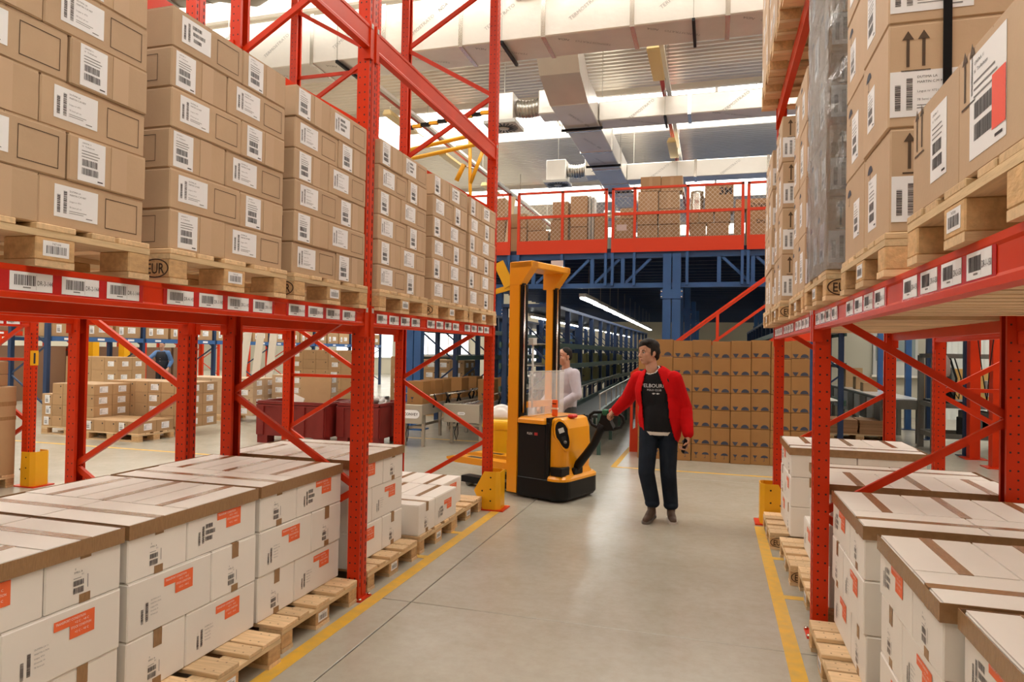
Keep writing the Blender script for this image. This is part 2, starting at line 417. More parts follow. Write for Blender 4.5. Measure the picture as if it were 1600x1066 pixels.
# elbow where the branch leaves the main duct: stepped sections
me = MB(); me.prism([(-2.35, .78), (-1.55, .78), (-1.1, .6), (-.75, .25), (0, .03), (0, .45), (-.6, .75), (-1.0, 1.05), (-1.55, 1.2), (-2.35, 1.2)], -.33, .33, DUCT, 'x')
el = ob('duct_elbow', me, d2, (0, -6.35, -.02))
duct('side_duct', 'foil-clad side duct above the railing, nearer of the two on the right', -2.08, 4.4, 12.35, 12.85, 5.9, 6.25, 1.5)
duct('side_duct', 'foil-clad side duct behind the carton stacks on the mezzanine', -2.08, 4.4, 16.6, 17.1, 5.85, 6.25, 1.5)
def diffuser(x, y, label):
    root = thing('air_diffuser', label, 'air diffuser', (x, y, 5.75))
    ob('plenum_box', MB().cbox(-.24, .24, -.24, .24, .06, .56, DUCT, .01), root)
    ob('face_plate', MB().box(-.3, .3, -.3, .3, 0, .06, GREYL), root)
    me = MB()
    for k in range(20):
        T = Matrix.Rotation(k * math.pi / 10, 4, 'Z'); me.box(.10, .26, -.014, .014, -.006, .0, BLACK, T)
    ob('swirl_slots', me, root); ob('hub', MB().lathe([(.095, -.012), (.09, -.018), (.001, -.02)], GREYL), root)
    me = MB(); pts = [(.24 + t * .06, 0, .34 - .04 * math.sin(t / 8 * math.pi)) for t in range(9)]
    me.tube([(p[0], 0, p[2]) for p in pts for _ in (0,)], .15, GALV, 14)
    for p in pts[1:-1]: me.tube([(p[0] - .008, 0, p[2]), (p[0] + .008, 0, p[2])], .165, STEEL, 14)
    ob('flexible_hose', me, root)
    ob('take_off_box', MB().cbox(.70, 1.05, -.22, .22, .12, .56, DUCT, .02), root)
    ob('hanger', MB().box(-.005, .005, -.005, .005, .56, ZC - 5.75, GALV), root)
diffuser(-3.75, 11.9, 'round swirl air outlet on a foil box, nearer of the two')
diffuser(-3.72, 16.3, 'round swirl air outlet on a foil box, farther, above the mezzanine')
# spiral duct high on the left
me = MB(); me.tube([(-8.5, 8.0, 6.95), (-6.9, 8.0, 6.95), (-6.3, 8.0, 6.8), (-5.9, 8.0, 6.95), (-5.9, 8.0, 7.45)], .36, GALV, 20)
sd = ob('spiral_duct', me); tag(sd, 'round galvanised spiral duct elbow under the roof above the left rack', 'duct')
for k in range(6):
    ob('spiral_seam', MB().tube([(-8.3 + k * .25, 8.0, 6.95), (-8.285 + k * .25, 8.0, 6.95)], .37, GALV, 20), sd)

# ------------------------------------------------------------------ light tracks and lamps under the roof
def light_track(x, label):
    root = thing('light_track', label, 'lamp track', (x, 0, 6.55))
    ob('red_rail', MB().box(-.035, .035, 9.85, 38, 0, .05, M('track_red', (.55, .06, .03), .5)), root)
    ob('white_rail', MB().box(.05, .13, 9.85, 38, 0, .06, ROOFBEAM), root)
    for k in range(8): ob('hanger_rod', MB().box(-.006, .006, 10.2 + k * 3.8 - .006, 10.2 + k * 3.8 + .006, .05, ZC - 6.55, GALV), root)
light_track(-6.2, 'red and white lamp track under the roof, above the left rack')
light_track(-.95, 'red and white lamp track under the roof, right of the branch duct')
def roof_lamp(x, y, label):
    root = thing('roof_lamp', label, 'lamp', (x, y, 6.34), 0, 'lamps on the roof tracks')
    ob('housing', MB().prism([(-.1, 0), (.1, 0), (.06, .09), (-.06, .09)], -.65, .65, LAMPY, 'y'), root)
    ob('cover', MB().box(-.085, .085, -.63, .63, -.012, 0, LAMPY), root)
    me = MB(); me.box(-.006, .006, -.5, -.488, .09, .21, GALV).box(-.006, .006, .488, .5, .09, .21, GALV); ob('hook', me, root)
for i, y in enumerate((12.9, 15.8, 18.9)): roof_lamp(-6.32, y, 'cream tube lamp on the left roof track, %s from the front' % NTH[i])
for i, y in enumerate((11.2, 16.0)): roof_lamp(-.95, y, 'cream tube lamp on the right roof track, %s of two' % ('nearer', 'farther')[i])
# ------------------------------------------------------------------ pallet racks
POSTC = {}
def post_mesh(h, m=RED, holes=True):
    """upright: open channel, front web on the x=0 plane facing +x, 0.10 wide, 0.085 deep, with slots"""
    k = (h, m.name, holes)
    if k in POSTC: return POSTC[k]
    me = MB(); t = .004; w = .05
    pr = [(0, -w), (0, w), (-.085, w), (-.085, w - .022), (-.085 + t, w - .022), (-.085 + t, w - t), (-t, w - t),
          (-t, -w + t), (-.085 + t, -w + t), (-.085 + t, -w + .022), (-.085, -w + .022), (-.085, -w)]
    me.prism(pr, 0, h, m, 'z')
    # shallow central groove lip
    me.box(.0, .003, -.012, .012, .02, h, m)
    if holes:
        z = .08; n = 0
        while z < h - .06:
            for y in (-.032, .032):   # keyhole slots in the front web
                me.add([(.0006, y - .006, z), (.0006, y + .006, z), (.0006, y + .005, z + .026), (.0006, y - .005, z + .026)], [(0, 1, 2, 3)], REDD)
            for s in (-1, 1):
                yy = s * (w + .0006); x = -.028; q = .005
                v = [(x - q, yy, z), (x + q, yy, z), (x + q, yy, z + .01), (x - q, yy, z + .01)]
                me.add(v, [(0, 1, 2, 3) if s < 0 else (3, 2, 1, 0)], REDD)
                x = -.066; v = [(x - q, yy, z), (x + q, yy, z), (x + q, yy, z + .01), (x - q, yy, z + .01)]
                if n % 2: me.add(v, [(0, 1, 2, 3) if s < 0 else (3, 2, 1, 0)], REDD)
            z += .05; n += 1
    POSTC[k] = me.mesh('upright_post'); return POSTC[k]
BR = {}
def brace(root, a, b, m=RED, w=.042, name='brace'):
    L = round((Vector(b) - Vector(a)).length, 3); k = (L, m.name, w)
    if k not in BR:
        me = MB(); me.prism([(-w / 2, -.014), (w / 2, -.014), (w / 2, .014), (w / 2 - .006, .014), (w / 2 - .006, -.008), (-w / 2 + .006, -.008), (-w / 2 + .006, .014), (-w / 2, .014)], 0, L, m, 'z')
        me.lathe([(.011, -.02), (.011, -.014)], STEEL, 8, Matrix.Translation((0, 0, .03)) @ Matrix.Rotation(math.pi / 2, 4, 'X'))
        BR[k] = me.mesh(name)
    d = (Vector(b) - Vector(a)).normalized(); up = Vector((0, 1, 0)); x = up.cross(d).normalized()
    T = Matrix((x, up - d * up.dot(d), d)).transposed()
    return ob(name, BR[k], root, a, T)
def frame(root, y, xf, xr, h, side, m=RED, rear_first=True, horiz=()):
    """upright frame in the plane y: front post at xf, rear post at xr; side = +1 when the aisle lies at +x of the front"""
    pm = post_mesh(h, m)
    for x, s in ((xf, side), (xr, -side)):
        p = ob('upright_post', pm, root, (x, y, 0.006), Matrix.Rotation(0 if s > 0 else math.pi, 3, 'Z'))
        fp = MB().box(-.11, .03, -.075, .075, -.006, .002, m)
        for q in (-.06, .06): fp.lathe([(.012, .002), (.012, .014)], STEEL, 6, Matrix.Translation((.018, q, 0)))
        ob('foot_plate', fp, p)
    a, b = xf - side * .042, xr + side * .042
    zs = []; z = .12; k = 0
    while z < h - .1: zs.append((b if (k % 2 == 0) == rear_first else a, z)); z += .6; k += 1
    for (x0, z0), (x1, z1) in zip(zs, zs[1:]):
        brace(root, (x0, y, z0), (x1, y, z1), m)
    for z in horiz: brace(root, (a, y + .02, z), (b, y + .02, z), m, .034)
BEAM = {}
def beam(root, y0, y1, x, z, side, m=RED, h=.11, depth=.05):
    """load beam whose top is at z, outer face at x"""
    k = (round(y1 - y0, 3), m.name, h)
    if k not in BEAM:
        L = y1 - y0; me = MB()
        pr = [(0, -h), (0, -h + .018), (-.004, -h + .026), (-.004, -.026), (0, -.018), (0, 0), (-depth + .012, 0), (-depth + .012, -.02), (-depth, -.02), (-depth, -h)]
        me.prism(pr, .045, L - .045, m, 'y')
        for s in (0, 1):
            y = .02 if s == 0 else L - .06
            me.box(-.045, .006, y, y + .04, -h - .07, .025, m)
            me.box(.006, .010, y + .01, y + .03, -.02, .01, GREYL)
        BEAM[k] = me.mesh('beam')
    o = ob('beam', BEAM[k], root, (x, y0 if side > 0 else y1, z), Matrix.Rotation(0 if side > 0 else math.pi, 3, 'Z'))
    return o
LAB = {}
def loc_label(txt, w=.15, h=.062):
    if txt in LAB: return LAB[txt]
    rnd = random.Random(hash(txt) % 999 if False else len(txt) * 7 + sum(map(ord, txt)))
    me = MB(); me.box(-w / 2, w / 2, -h / 2, h / 2, -.0008, 0, PAPER)
    u = -w / 2 + .015
    while u < w * .08:
        b = rnd.choice((.0018, .003, .0042)); me.quad(u, u + b, -h * .22, h * .34, .0005, INK); u += b + rnd.choice((.0018, .0026))
    me.quad(-w * .2, -w * .02, -h * .36, -h * .29, .0005, INKB)
    me.quad(w * .105, w * .11, -h * .42, h * .42, .0005, INKB)
    text_into(me, txt, .023, INK, w * .125, -.01, .0005, sx=.62)
    LAB[txt] = me.mesh('location_label'); return LAB[txt]
def beam_labels(bm, L, bays, row, w=.15, pitch=.185, z=-.053):
    """four labels before each of the three pallet places"""
    for g in range(3):
        y0 = .10 + g * (L - .15) / 3
        ob('label_strip', MB().box(-.003, -.0015, y0 - .005, y0 + .74, z - .037, z + .037, M('label_strip_red', (.55, .012, .012), .25, coat=.4)), bm)
        for k in range(4):
            ob('location_label', loc_label('DR-%d-%d' % (4 - k, row - g)), bm, (.0, y0 + .09 + k * pitch, z), rotto((1, 0, 0)))
RB = 1.905      # top of the first beam level
LY = (1.35, 4.05, 6.75)
LXF, LXR = -2.2, -3.3
left = thing('pallet_rack', 'tall red pallet rack on the left side of the aisle', 'pallet rack')
for y in LY: frame(left, y, LXF, LXR, 5.9, 1)
for i in (0, 1):
    b = beam(left, LY[i], LY[i + 1], LXF + .008, RB, 1); beam_labels(b, LY[i + 1] - LY[i], 3, 144 - 3 * i)
    beam(left, LY[i], LY[i + 1], LXR - .008, RB, -1)
    beam(left, LY[i], LY[i + 1], LXF + .008, 3.78, 1, h=.15)
    beam(left, LY[i], LY[i + 1], LXR - .008, 3.78, -1, h=.15)
left2 = thing('pallet_rack', 'red pallet rack back to back behind the left aisle rack, empty', 'pallet rack')
for y in LY: frame(left2, y, -4.7, -3.6, 5.9, -1, horiz=(1.33, 4.75) if y > 6 else ())
for i in (0, 1):
    beam(left2, LY[i], LY[i + 1], -4.708, RB, -1); beam(left2, LY[i], LY[i + 1], -3.592, RB, 1)
    beam(left2, LY[i], LY[i + 1], -4.708, 3.78, -1, h=.15); beam(left2, LY[i], LY[i + 1], -3.592, 3.78, 1, h=.15)
RY = (1.40, 4.40, 7.12)
RXF, RXR = .575, 1.63
right = thing('pallet_rack', 'tall red pallet rack on the right side of the aisle with wooden decking', 'pallet rack')
for y in RY: frame(right, y, RXF, RXR, 5.9, -1)
for i in (0, 1):
    b = beam(right, RY[i], RY[i + 1], RXF - .008, RB + .01, -1); beam_labels(b, RY[i + 1] - RY[i], 3, 152 + 3 * i)
    beam(right, RY[i], RY[i + 1], RXR + .008, RB + .01, 1)
    beam(right, RY[i], RY[i + 1], RXF - .008, 4.06, -1, h=.13); beam(right, RY[i], RY[i + 1], RXR + .008, 4.06, 1, h=.13)
    for k in range(15):
        y = RY[i] + .14 + k * .172
        ob('deck_board', MB().box(RXF + .012, RXR - .012, y, y + .125, RB - .032, RB - .008, WOOD), right)
right2 = thing('pallet_rack', 'red pallet rack back to back behind the right aisle rack, empty', 'pallet rack')
for y in RY: frame(right2, y, 3.05, 1.95, 5.9, 1, horiz=(1.36,))
for i in (0, 1):
    beam(right2, RY[i], RY[i + 1], 3.058, RB, 1); beam(right2, RY[i], RY[i + 1], 1.942, RB, -1)
# third rack across the next aisle on the far left
left3 = thing('pallet_rack', 'red pallet rack end with a yellow number tag at far left', 'pallet rack')
for y in (3.25, 5.95): frame(left3, y, -7.5, -8.6, 4.0, 1, horiz=(1.45,))
b = beam(left3, 3.25, 5.95, -7.492, RB + .03, 1); beam_labels(b, 2.7, 3, 146); beam(left3, 3.25, 5.95, -8.608, RB + .03, -1)
me = MB().box(-.05, .05, -.085, .085, -.001, 0, YEL); text_into(me, '1', .17, INK, 0, -.062, .0012, 'CENTER', bold=.02)
ob('number_tag', me, left3, (-7.494, 5.955, 1.47), rotto((1, 0, 0)))
# steel post protectors
def protector(x, y, side, label, wedge=True):
    """u-shaped steel guard bolted round the foot of an upright, open to the rack; side = direction of the aisle"""
    root = thing('post_protector', label, 'post protector', (x, y, 0))
    me = MB(); t = .006; H = .40
    me.prism([(side * .115, -.075), (side * .075, -.115), (side * .07, -.11), (side * .108, -.072), (side * .108, .072), (side * .07, .11), (side * .075, .115), (side * .115, .075)], .012, H, YEL, 'z')
    for s in (-1, 1):
        y0, y1 = sorted((s * .115, s * .109))
        me.prism([(side * .075, .012), (side * -.06, .012), (side * (-.16 if wedge else -.06), .20), (side * -.05, H), (side * .075, H)], y0, y1, YEL, 'y')
    ob('guard', me, root)
    bl = MB()
    for (px, pz) in ((.02, .34), (.02, .22), (-.07, .2), (.02, .10)):
        for s in (-1, 1): bl.lathe([(.009, 0), (.009, .004)], BLACK, 8, Matrix.Translation((side * px, s * .1155, pz)) @ Matrix.Rotation(math.pi / 2 * s, 4, 'X'))
    ob('bolts', bl, root)
    ob('base_plate', MB().box(-.16, .16, -.13, .13, 0, .012, RED), root)
protector(-2.2, 6.79, 1, 'yellow steel post guard at the far end of the left rack')
protector(.57, 7.16, -1, 'yellow steel post guard at the far end of the right rack')
protector(-7.5, 5.99, 1, 'yellow steel post guard under the number tag at far left', False)
# ------------------------------------------------------------------ pallets
PM = {}
def pmesh(k, f):
    if k not in PM: PM[k] = f().mesh(k)
    return PM[k]
def eur_mark():
    me = MB(); text_into(me, 'EUR', .062, M('burnt_brand', (.045, .02, .01), .8), 0, -.022, .0012, 'CENTER', sx=.8, bold=.012)
    n = 28; vs = []; fs = []
    for k in range(n):
        a = 2 * math.pi * k / n
        for r in (1, .91): vs.append((.068 * r * math.cos(a), .040 * (r if r == 1 else .87) * math.sin(a), .0012))
    for k in range(n): q = (k + 1) % n; fs.append((2 * k, 2 * q, 2 * q + 1, 2 * k + 1))
    me.add(vs, fs, MATS['burnt_brand']); return me
def tag_label():
    me = MB(); me.box(-.048, .048, -.026, .026, -.0008, 0, PAPER); r = random.Random(5); u = -.036
    while u < .036: b = r.choice((.002, .0035)); me.quad(u, u + b, -.017, .010, .0005, INK); u += b + r.choice((.002, .0035))
    text_into(me, '747104', .011, INKB, 0, .013, .0005, 'CENTER'); return me
def nailed(w):
    me = MB().cbox(-1.2, 0, -w / 2, w / 2, .122, .144, WOOD, .003); nm = M('nail_head', (.22, .13, .07), .5)
    for x in (-.05, -.10, -.58, -.62, -1.10, -1.15):
        for y in (-w * .3, w * .3): me.add([(x + .005 * math.cos(a), y + .005 * math.sin(a), .1443) for a in (0, 1.05, 2.1, 3.14, 4.19, 5.24)], [tuple(range(6))], nm)
    return me
def pallet(label, x, y, z, side=1, eur=True, lab=True, group=None, rz=0, detail=True):
    """EUR pallet 1.2 x 0.8; local +x short end faces the aisle; (x,y) centre of the aisle edge"""
    root = thing('wooden_pallet', label, 'pallet', (x, y, z), (0 if side > 0 else math.pi) + rz, group)
    jit = lambda a=.004: random.uniform(-a, a)
    top = [(-.3275, .145), (-.19, .1), (0, .145), (.19, .1), (.3275, .145)]
    for yy, w in top:
        ob('top_board', pmesh('top_board%d' % int(w * 1000), lambda: nailed(w)), root, (jit(), yy, 0))
    for xx in (-.0725, -.6, -1.1275):
        ob('cross_board', pmesh('cross_board', lambda: MB().box(-.4, .4, -.0725, .0725, .1, .122, WOOD)), root, (xx, 0, 0), Matrix.Rotation(0, 3, 'Z') if False else None).data
    bm = {}
    for yy in (-.35, 0, .35):
        w = .1 if yy else .145
        ob('bottom_board', pmesh('bottom_board%d' % int(w * 1000), lambda: MB().box(-1.2, 0, -w / 2, w / 2, 0, .022, WOOD)), root, (jit(), yy, 0))
        for xx in (-.0725, -.6, -1.1275):
            if xx < -.1 and not detail and yy == 0: continue
            bm[xx, yy] = ob('block', pmesh('block%d' % int(w * 1000), lambda: MB().cbox(-.0725, .0725, -w / 2, w / 2, .022, .1, WOODB, .004)), root, (xx, yy, 0))
    if eur:
        s = -.35 if side > 0 else .35
        n = (0, -1, 0) if side > 0 else (0, 1, 0)
        ob('burnt_mark', pmesh('burnt_mark', eur_mark), bm[-.0725, s], (0, (-.051 if side > 0 else .051), .061), rotto(n))
    if lab: ob('barcode_tag', pmesh('barcode_tag', tag_label), bm[-.0725, 0], (.0735, 0, .062), rotto((1, 0, 0)))
    return root
# cross_board mesh is laid along y: build it that way
PM['cross_board'] = MB().box(-.0725, .0725, -.4, .4, .1, .122, M('pallet_pine_y', (.74, .54, .31), .7, var=.12, noise=.25, nscale=7, stretch=(9, 1, 9), bump=.1, bscale=30)).mesh('cross_board')

# ------------------------------------------------------------------ prints
def bars_h(me, u0, u1, v0, v1, seed, m=INK):
    r = random.Random(seed); u = u0
    while u < u1:
        b = r.choice((.0012, .002, .003)); me.quad(u, min(u + b, u1), v0, v1, .0005, m); u += b + r.choice((.0012, .002))
def bars_v(me, u0, u1, v0, v1, seed, m=INK):
    r = random.Random(seed); v = v0
    while v < v1:
        b = r.choice((.0015, .0025, .0035)); me.quad(u0, u1, v, min(v + b, v1), .0005, m); v += b + r.choice((.0015, .0022))
def lines(me, u, v, ws, dv, h, m=INKB):
    for k, w in enumerate(ws): me.quad(u, u + w, v - k * dv, v - k * dv + h, .0005, m)
def land_label(w=.172, h=.112, special=False):
    me = MB(); me.box(-w / 2, w / 2, -h / 2, h / 2, -.0008, 0, PAPER)
    bars_v(me, -w * .44, -w * .37, -h * .36, h * .2, 3); bars_v(me, -w * .30, -w * .225, -h * .36, h * .34, 4)
    if special:
        for k in range(3): bars_h(me, -w * (.15 - .02 * k), w * (.16 + .12 * (k == 1)), h * (.2 - .24 * k), h * (.34 - .24 * k), 9 + k)
    else:
        text_into(me, 'DUTIMA LA', h * .075, INK, -w * .17, h * .33, .0005); text_into(me, 'MARTIN C.M MET', h * .075, INK, -w * .17, h * .22, .0005)
        text_into(me, 'Lingua nr 4751', h * .07, INKB, -w * .17, h * .02, .0005); text_into(me, '78 Sensi pd cav', h * .07, INKB, -w * .17, -h * .16, .0005)
        lines(me, -w * .17, -h * .27, (w * .4, w * .33), h * .06, h * .018); lines(me, w * .22, -h * .42, (w * .15,), .01, h * .03)
    return me
def port_label(w=.112, h=.148):
    me = MB(); me.box(-w / 2, w / 2, -h / 2, h / 2, -.0008, 0, PAPER)
    text_into(me, 'LINUNA 11', h * .05, INK, -w * .36, h * .40, .0005); text_into(me, '16   Trolleybuses', h * .05, INK, -w * .38, h * .32, .0005)
    lines(me, -w * .38, h * .22, (w * .6, w * .66, w * .6), h * .07, h * .02)
    bars_h(me, -w * .36, w * .2, -h * .13, h * .03, 21); bars_h(me, -w * .36, w * .24, -h * .34, -h * .18, 22)
    lines(me, w * .22, -h * .45, (w * .2,), .01, h * .03, INK); return me
def rect_mark(w=.145, h=.112, t=.0028):
    me = MB()
    me.quad(-w / 2, w / 2, -h / 2, -h / 2 + t, 0, LINE).quad(-w / 2, w / 2, h / 2 - t, h / 2, 0, LINE).quad(-w / 2, -w / 2 + t, -h / 2, h / 2, 0, LINE).quad(w / 2 - t, w / 2, -h / 2, h / 2, 0, LINE)
    return me
def arrows(h=.135, m=LINE):
    me = MB(); g = h * .17
    for u in (-g, g):
        me.quad(u - h * .035, u + h * .035, -h * .38, h * .3, 0, m); me.add([(u - h * .13, h * .28, 0), (u + h * .13, h * .28, 0), (u, h * .5, 0)], [(0, 1, 2)], m)
    me.quad(-h * .32, h * .32, -h * .5, -h * .46, 0, m); return me
def orange_label(w=.175, h=.088):
    """orange transport condition sticker with a notch at the lower left, white print, and a shipping print beside it"""
    me = MB(); n = .0008
    me.add([(-w / 2, h / 2 - h * .42, n), (w / 2 - w * .62, h / 2 - h * .42, n), (w / 2 - w * .62, -h / 2, n), (w / 2, -h / 2, n), (w / 2, h / 2, n), (-w / 2, h / 2, n)], [(0, 1, 4, 5), (1, 2, 3, 4)], ORANGE)
    W2 = M('label_white_print', (.9, .82, .78), .5)
    text_into(me, 'TRANSPORT CONDITION', h * .155, W2, -w * .46, h * .30, n + .0004, sx=.80)
    text_into(me, '+2 C - +8 C', h * .14, W2, w * .0, h * .12, n + .0004)
    text_into(me, 'STOCK CONDITION', h * .15, W2, -w * .09, -h * .08, n + .0004, sx=.72)
    text_into(me, '+2 C - +8 C', h * .14, W2, w * .0, -h * .30, n + .0004); return me
def ship_print(w=.13, h=.115, special=False):
    me = MB()
    bars_v(me, -w * .45, -w * .35, -h * .45, h * .1, 31); bars_v(me, -w * .26, -w * .15, -h * .42, h * .3, 32)
    if special:
        for k in range(3): bars_h(me, -w * .08, w * (.28 + .14 * (k == 1)), h * (.16 - .26 * k), h * (.34 - .26 * k), 40 + k)
    else:
        for k, s in enumerate(('DUTIMA LA 11', 'MARTIN C.M.M', 'Lingua 4751', 'Grounda 14', '78 Sensi pd')): text_into(me, s, h * .075, INKB, -w * .05, h * (.3 - .14 * k), .0005)
    return me
def end_print(w=.075, h=.115):
    me = MB()
    text_into(me, 'g', h * .1, INKB, -w * .35, h * .42, .0005); text_into(me, 'SMELL B', h * .09, INK, -w * .4, h * .28, .0005); text_into(me, 'EC', h * .08, INKB, w * .05, h * .18, .0005)
    lines(me, -w * .42, h * .1, (w * .45, ), .01, h * .02); bars_h(me, -w * .42, w * .18, -h * .14, h * .04, 51); bars_h(me, -w * .42, w * .18, -h * .40, -h * .2, 52)
    lines(me, w * .4, -h * .3, (w * .04,), .01, h * .45); return me
def umbrella_print(s=.06):
    me = MB(); n = 14
    vs = [(s * math.cos(math.pi * k / n), s * .72 * math.sin(math.pi * k / n), 0) for k in range(n + 1)]
    me.add(vs, [tuple(range(n + 1))], NAVYINK); me.quad(-s * .05, s * .05, -s * .9, 0, 0, NAVYINK)
    me.quad(-s * .3, s * .05, -s * .98, -s * .86, 0, NAVYINK); return me
def glass_print(s=.06):
    me = MB(); me.add([(-s * .62, s * .6, 0), (s * .62, s * .6, 0), (0, -s * .35, 0)], [(2, 1, 0)], NAVYINK)
    me.quad(-s * .05, s * .05, -s * .9, -s * .2, 0, NAVYINK); me.quad(-s * .35, s * .35, -s * .98, -s * .88, 0, NAVYINK); return me
PR = lambda k, f: pmesh(k, f)
# ------------------------------------------------------------------ cartons
CM = {}
def carton_mesh(d, w, h, m, seam='x'):
    """d along x, w along y, origin at the middle of the base; flap seam on the top face"""
    k = (round(d, 3), round(w, 3), round(h, 3), m.name, seam)
    if k not in CM:
        me = MB(); c = .005
        me.cbox(-d / 2, d / 2, -w / 2, w / 2, .0005, h - .0045, m, c)
        g = .0015    # two top flaps, proud of the body, with a gap between them
        if seam == 'x':
            me.box(-d / 2 + .003, d / 2 - .003, -w / 2 + .003, -g, h - .006, h - .001, m); me.box(-d / 2 + .003, d / 2 - .003, g, w / 2 - .003, h - .006, h - .001, m)
        else:
            me.box(-d / 2 + .003, -g, -w / 2 + .003, w / 2 - .003, h - .006, h - .001, m); me.box(g, d / 2 - .003, -w / 2 + .003, w / 2 - .003, h - .006, h - .001, m)
        CM[k] = me.mesh('carton')
    return CM[k]
FN = {'+x': (1, 0, 0), '-x': (-1, 0, 0), '+y': (0, 1, 0), '-y': (0, -1, 0)}
def carton(label, cx, cy, z, d, w, h, m, prints=(), group=None, rz=0, seam='x', name='carton'):
    o = ob(name, carton_mesh(d, w, h, m, seam), None, (cx, cy, z)); o.rotation_euler = (0, 0, rz)
    tag(o, label, 'carton', group)
    for pn, me, face, u, v in prints:
        n = Vector(FN[face]); R = rotto(n); uu = R @ Vector((1, 0, 0))
        half = d / 2 if 'x' in face else w / 2
        p = n * (half + .0012) + uu * u; p.z = v
        ob(pn, me, o, p, R)
    return o
def tape_mesh(L, w=.05, drop=.07):
    k = ('tape', round(L, 3), w, drop)
    if k not in CM:
        me = MB(); t = .0009
        me.box(-L / 2 - t, L / 2 + t, -w / 2, w / 2, 0, t, TAPE); me.box(-L / 2 - .0022, -L / 2 - .001, -w / 2, w / 2, -drop, t, TAPE); me.box(L / 2 + .001, L / 2 + .0022, -w / 2, w / 2, -drop, t, TAPE)
        CM[k] = me.mesh('packing_tape')
    return CM[k]
# ------------------------------------------------------------------ kraft cartons on the left shelf
LANDL = land_label().mesh('shipping_label'); LANDS = land_label(special=True).mesh('shipping_label'); PORTL = port_label().mesh('shipping_label'); RECT = rect_mark().mesh('printed_frame')
STK = ['nearest', 'second', 'third', 'fourth', 'fifth', 'last']
def left_shelf():
    X = -2.17; h = .17; zp = RB; z0 = RB + .144
    ys = [1.385, 2.29, 3.16, 4.125, 5.045, 5.885]
    for s, y0 in enumerate(ys):
        pallet('pine pallet under the %s kraft carton stack on the left shelf' % STK[s], X + .02, y0 + .39, zp, 1, s != 3, True, 'pallets on the left shelf')
        for k in range(6):
            pleft = (k % 2 == 0) if s < 2 else (k % 2 == 1)
            order = 'PL' if pleft else 'LP'; y = y0
            for q, t in enumerate(order):
                w, d = (.34, .44) if t == 'P' else (.44, .34)
                jx = random.uniform(-.006, .004); jy = random.uniform(-.002, .002)
                where = '%s layer, %s side of the %s left shelf stack' % (ORD[k], ('near', 'far')[q], STK[s])
                if t == 'P':
                    pr = [('shipping_label', PORTL, '+x', -w / 2 + .085 + random.uniform(-.01, .02), h * .5)]
                    if q == 0: pr.append(('printed_frame', RECT, '-y', d / 2 - .145, h * .5))
                    lab = 'kraft carton with tall barcode label, ' + where
                else:
                    pr = [('shipping_label', LANDS if k == 5 else LANDL, '+x', -w / 2 + .14 + random.uniform(-.008, .008), h * .5 + .008), ('printed_frame', RECT, '+x', w / 2 - .105, h * .5)]
                    lab = 'kraft carton with wide framed label, ' + where
                o = carton(lab, X - d / 2 + jx, y + w / 2 + jy, z0 + k * h, d - .003, w - .003, h, KRAFT, pr, 'kraft cartons on the left shelf', seam='y' if t == 'P' else 'x', name='labelled_carton')
                # paper tape over the flap seam runs down the end face
                if t == 'P':
                    ob('packing_tape', tape_strip(h, .07), o, (d / 2, .04, 0), None)
                y += w
def tape_strip(h, w):
    k = ('strip', h, w)
    if k not in CM: CM[k] = MB().box(-.001, .0008, -w / 2, w / 2, .004, h - .004, M('kraft_paper_tape', (.565, .395, .255), .5)).mesh('packing_tape')
    return CM[k]
left_shelf()

# ------------------------------------------------------------------ white cartons on floor pallets
OR1 = orange_label().mesh('orange_sticker'); SP = ship_print().mesh('printed_barcode'); SPS = ship_print(special=True).mesh('printed_barcode'); EP = end_print().mesh('printed_barcode')
WL, WP, WH = .5, .34, .247
def white_carton(label, cx, cy, z, longax, front, group, end_out, tape_drop=.075, show=True, special=False, near_print=False):
    """longax 'x' or 'y': direction of the 0.5 m side; front = +1/-1 aisle direction along x"""
    d, w = (WL, WP) if longax == 'x' else (WP, WL)
    F = '+x' if front > 0 else '-x'
    pr = []
    if show:
        if longax == 'y':
            u = .035; pr = [('orange_sticker', OR1, F, u, WH * (.55 if special else .68)), ('printed_barcode', SPS if special else SP, F, u - .155, WH * .42)]
        else:
            pr = [('printed_barcode', EP, F, -.02, WH * .36)]
    if near_print: pr.append(('printed_barcode', EP, '-y', .08 if longax == 'x' else .02, WH * .33))
    o = carton(label, cx, cy, z, d - .004, w - .004, WH, WHITEB, pr, group, seam='x' if longax == 'x' else 'y', name='white_carton')
    t = ob('packing_tape', tape_mesh(WL - .004, .048, tape_drop), o, (0, 0, WH - .0008), None if longax == 'x' else Matrix.Rotation(math.pi / 2, 3, 'Z'))
    if longax == 'x': ob('bottom_tape', pmesh('bottom_tape', lambda: MB().box(WL / 2 - .0032, WL / 2 - .0004, -.024, .024, .001, .035, TAPE)), o, (0, 0, 0), Matrix.Rotation(0 if front > 0 else math.pi, 3, 'Z'))
    return o
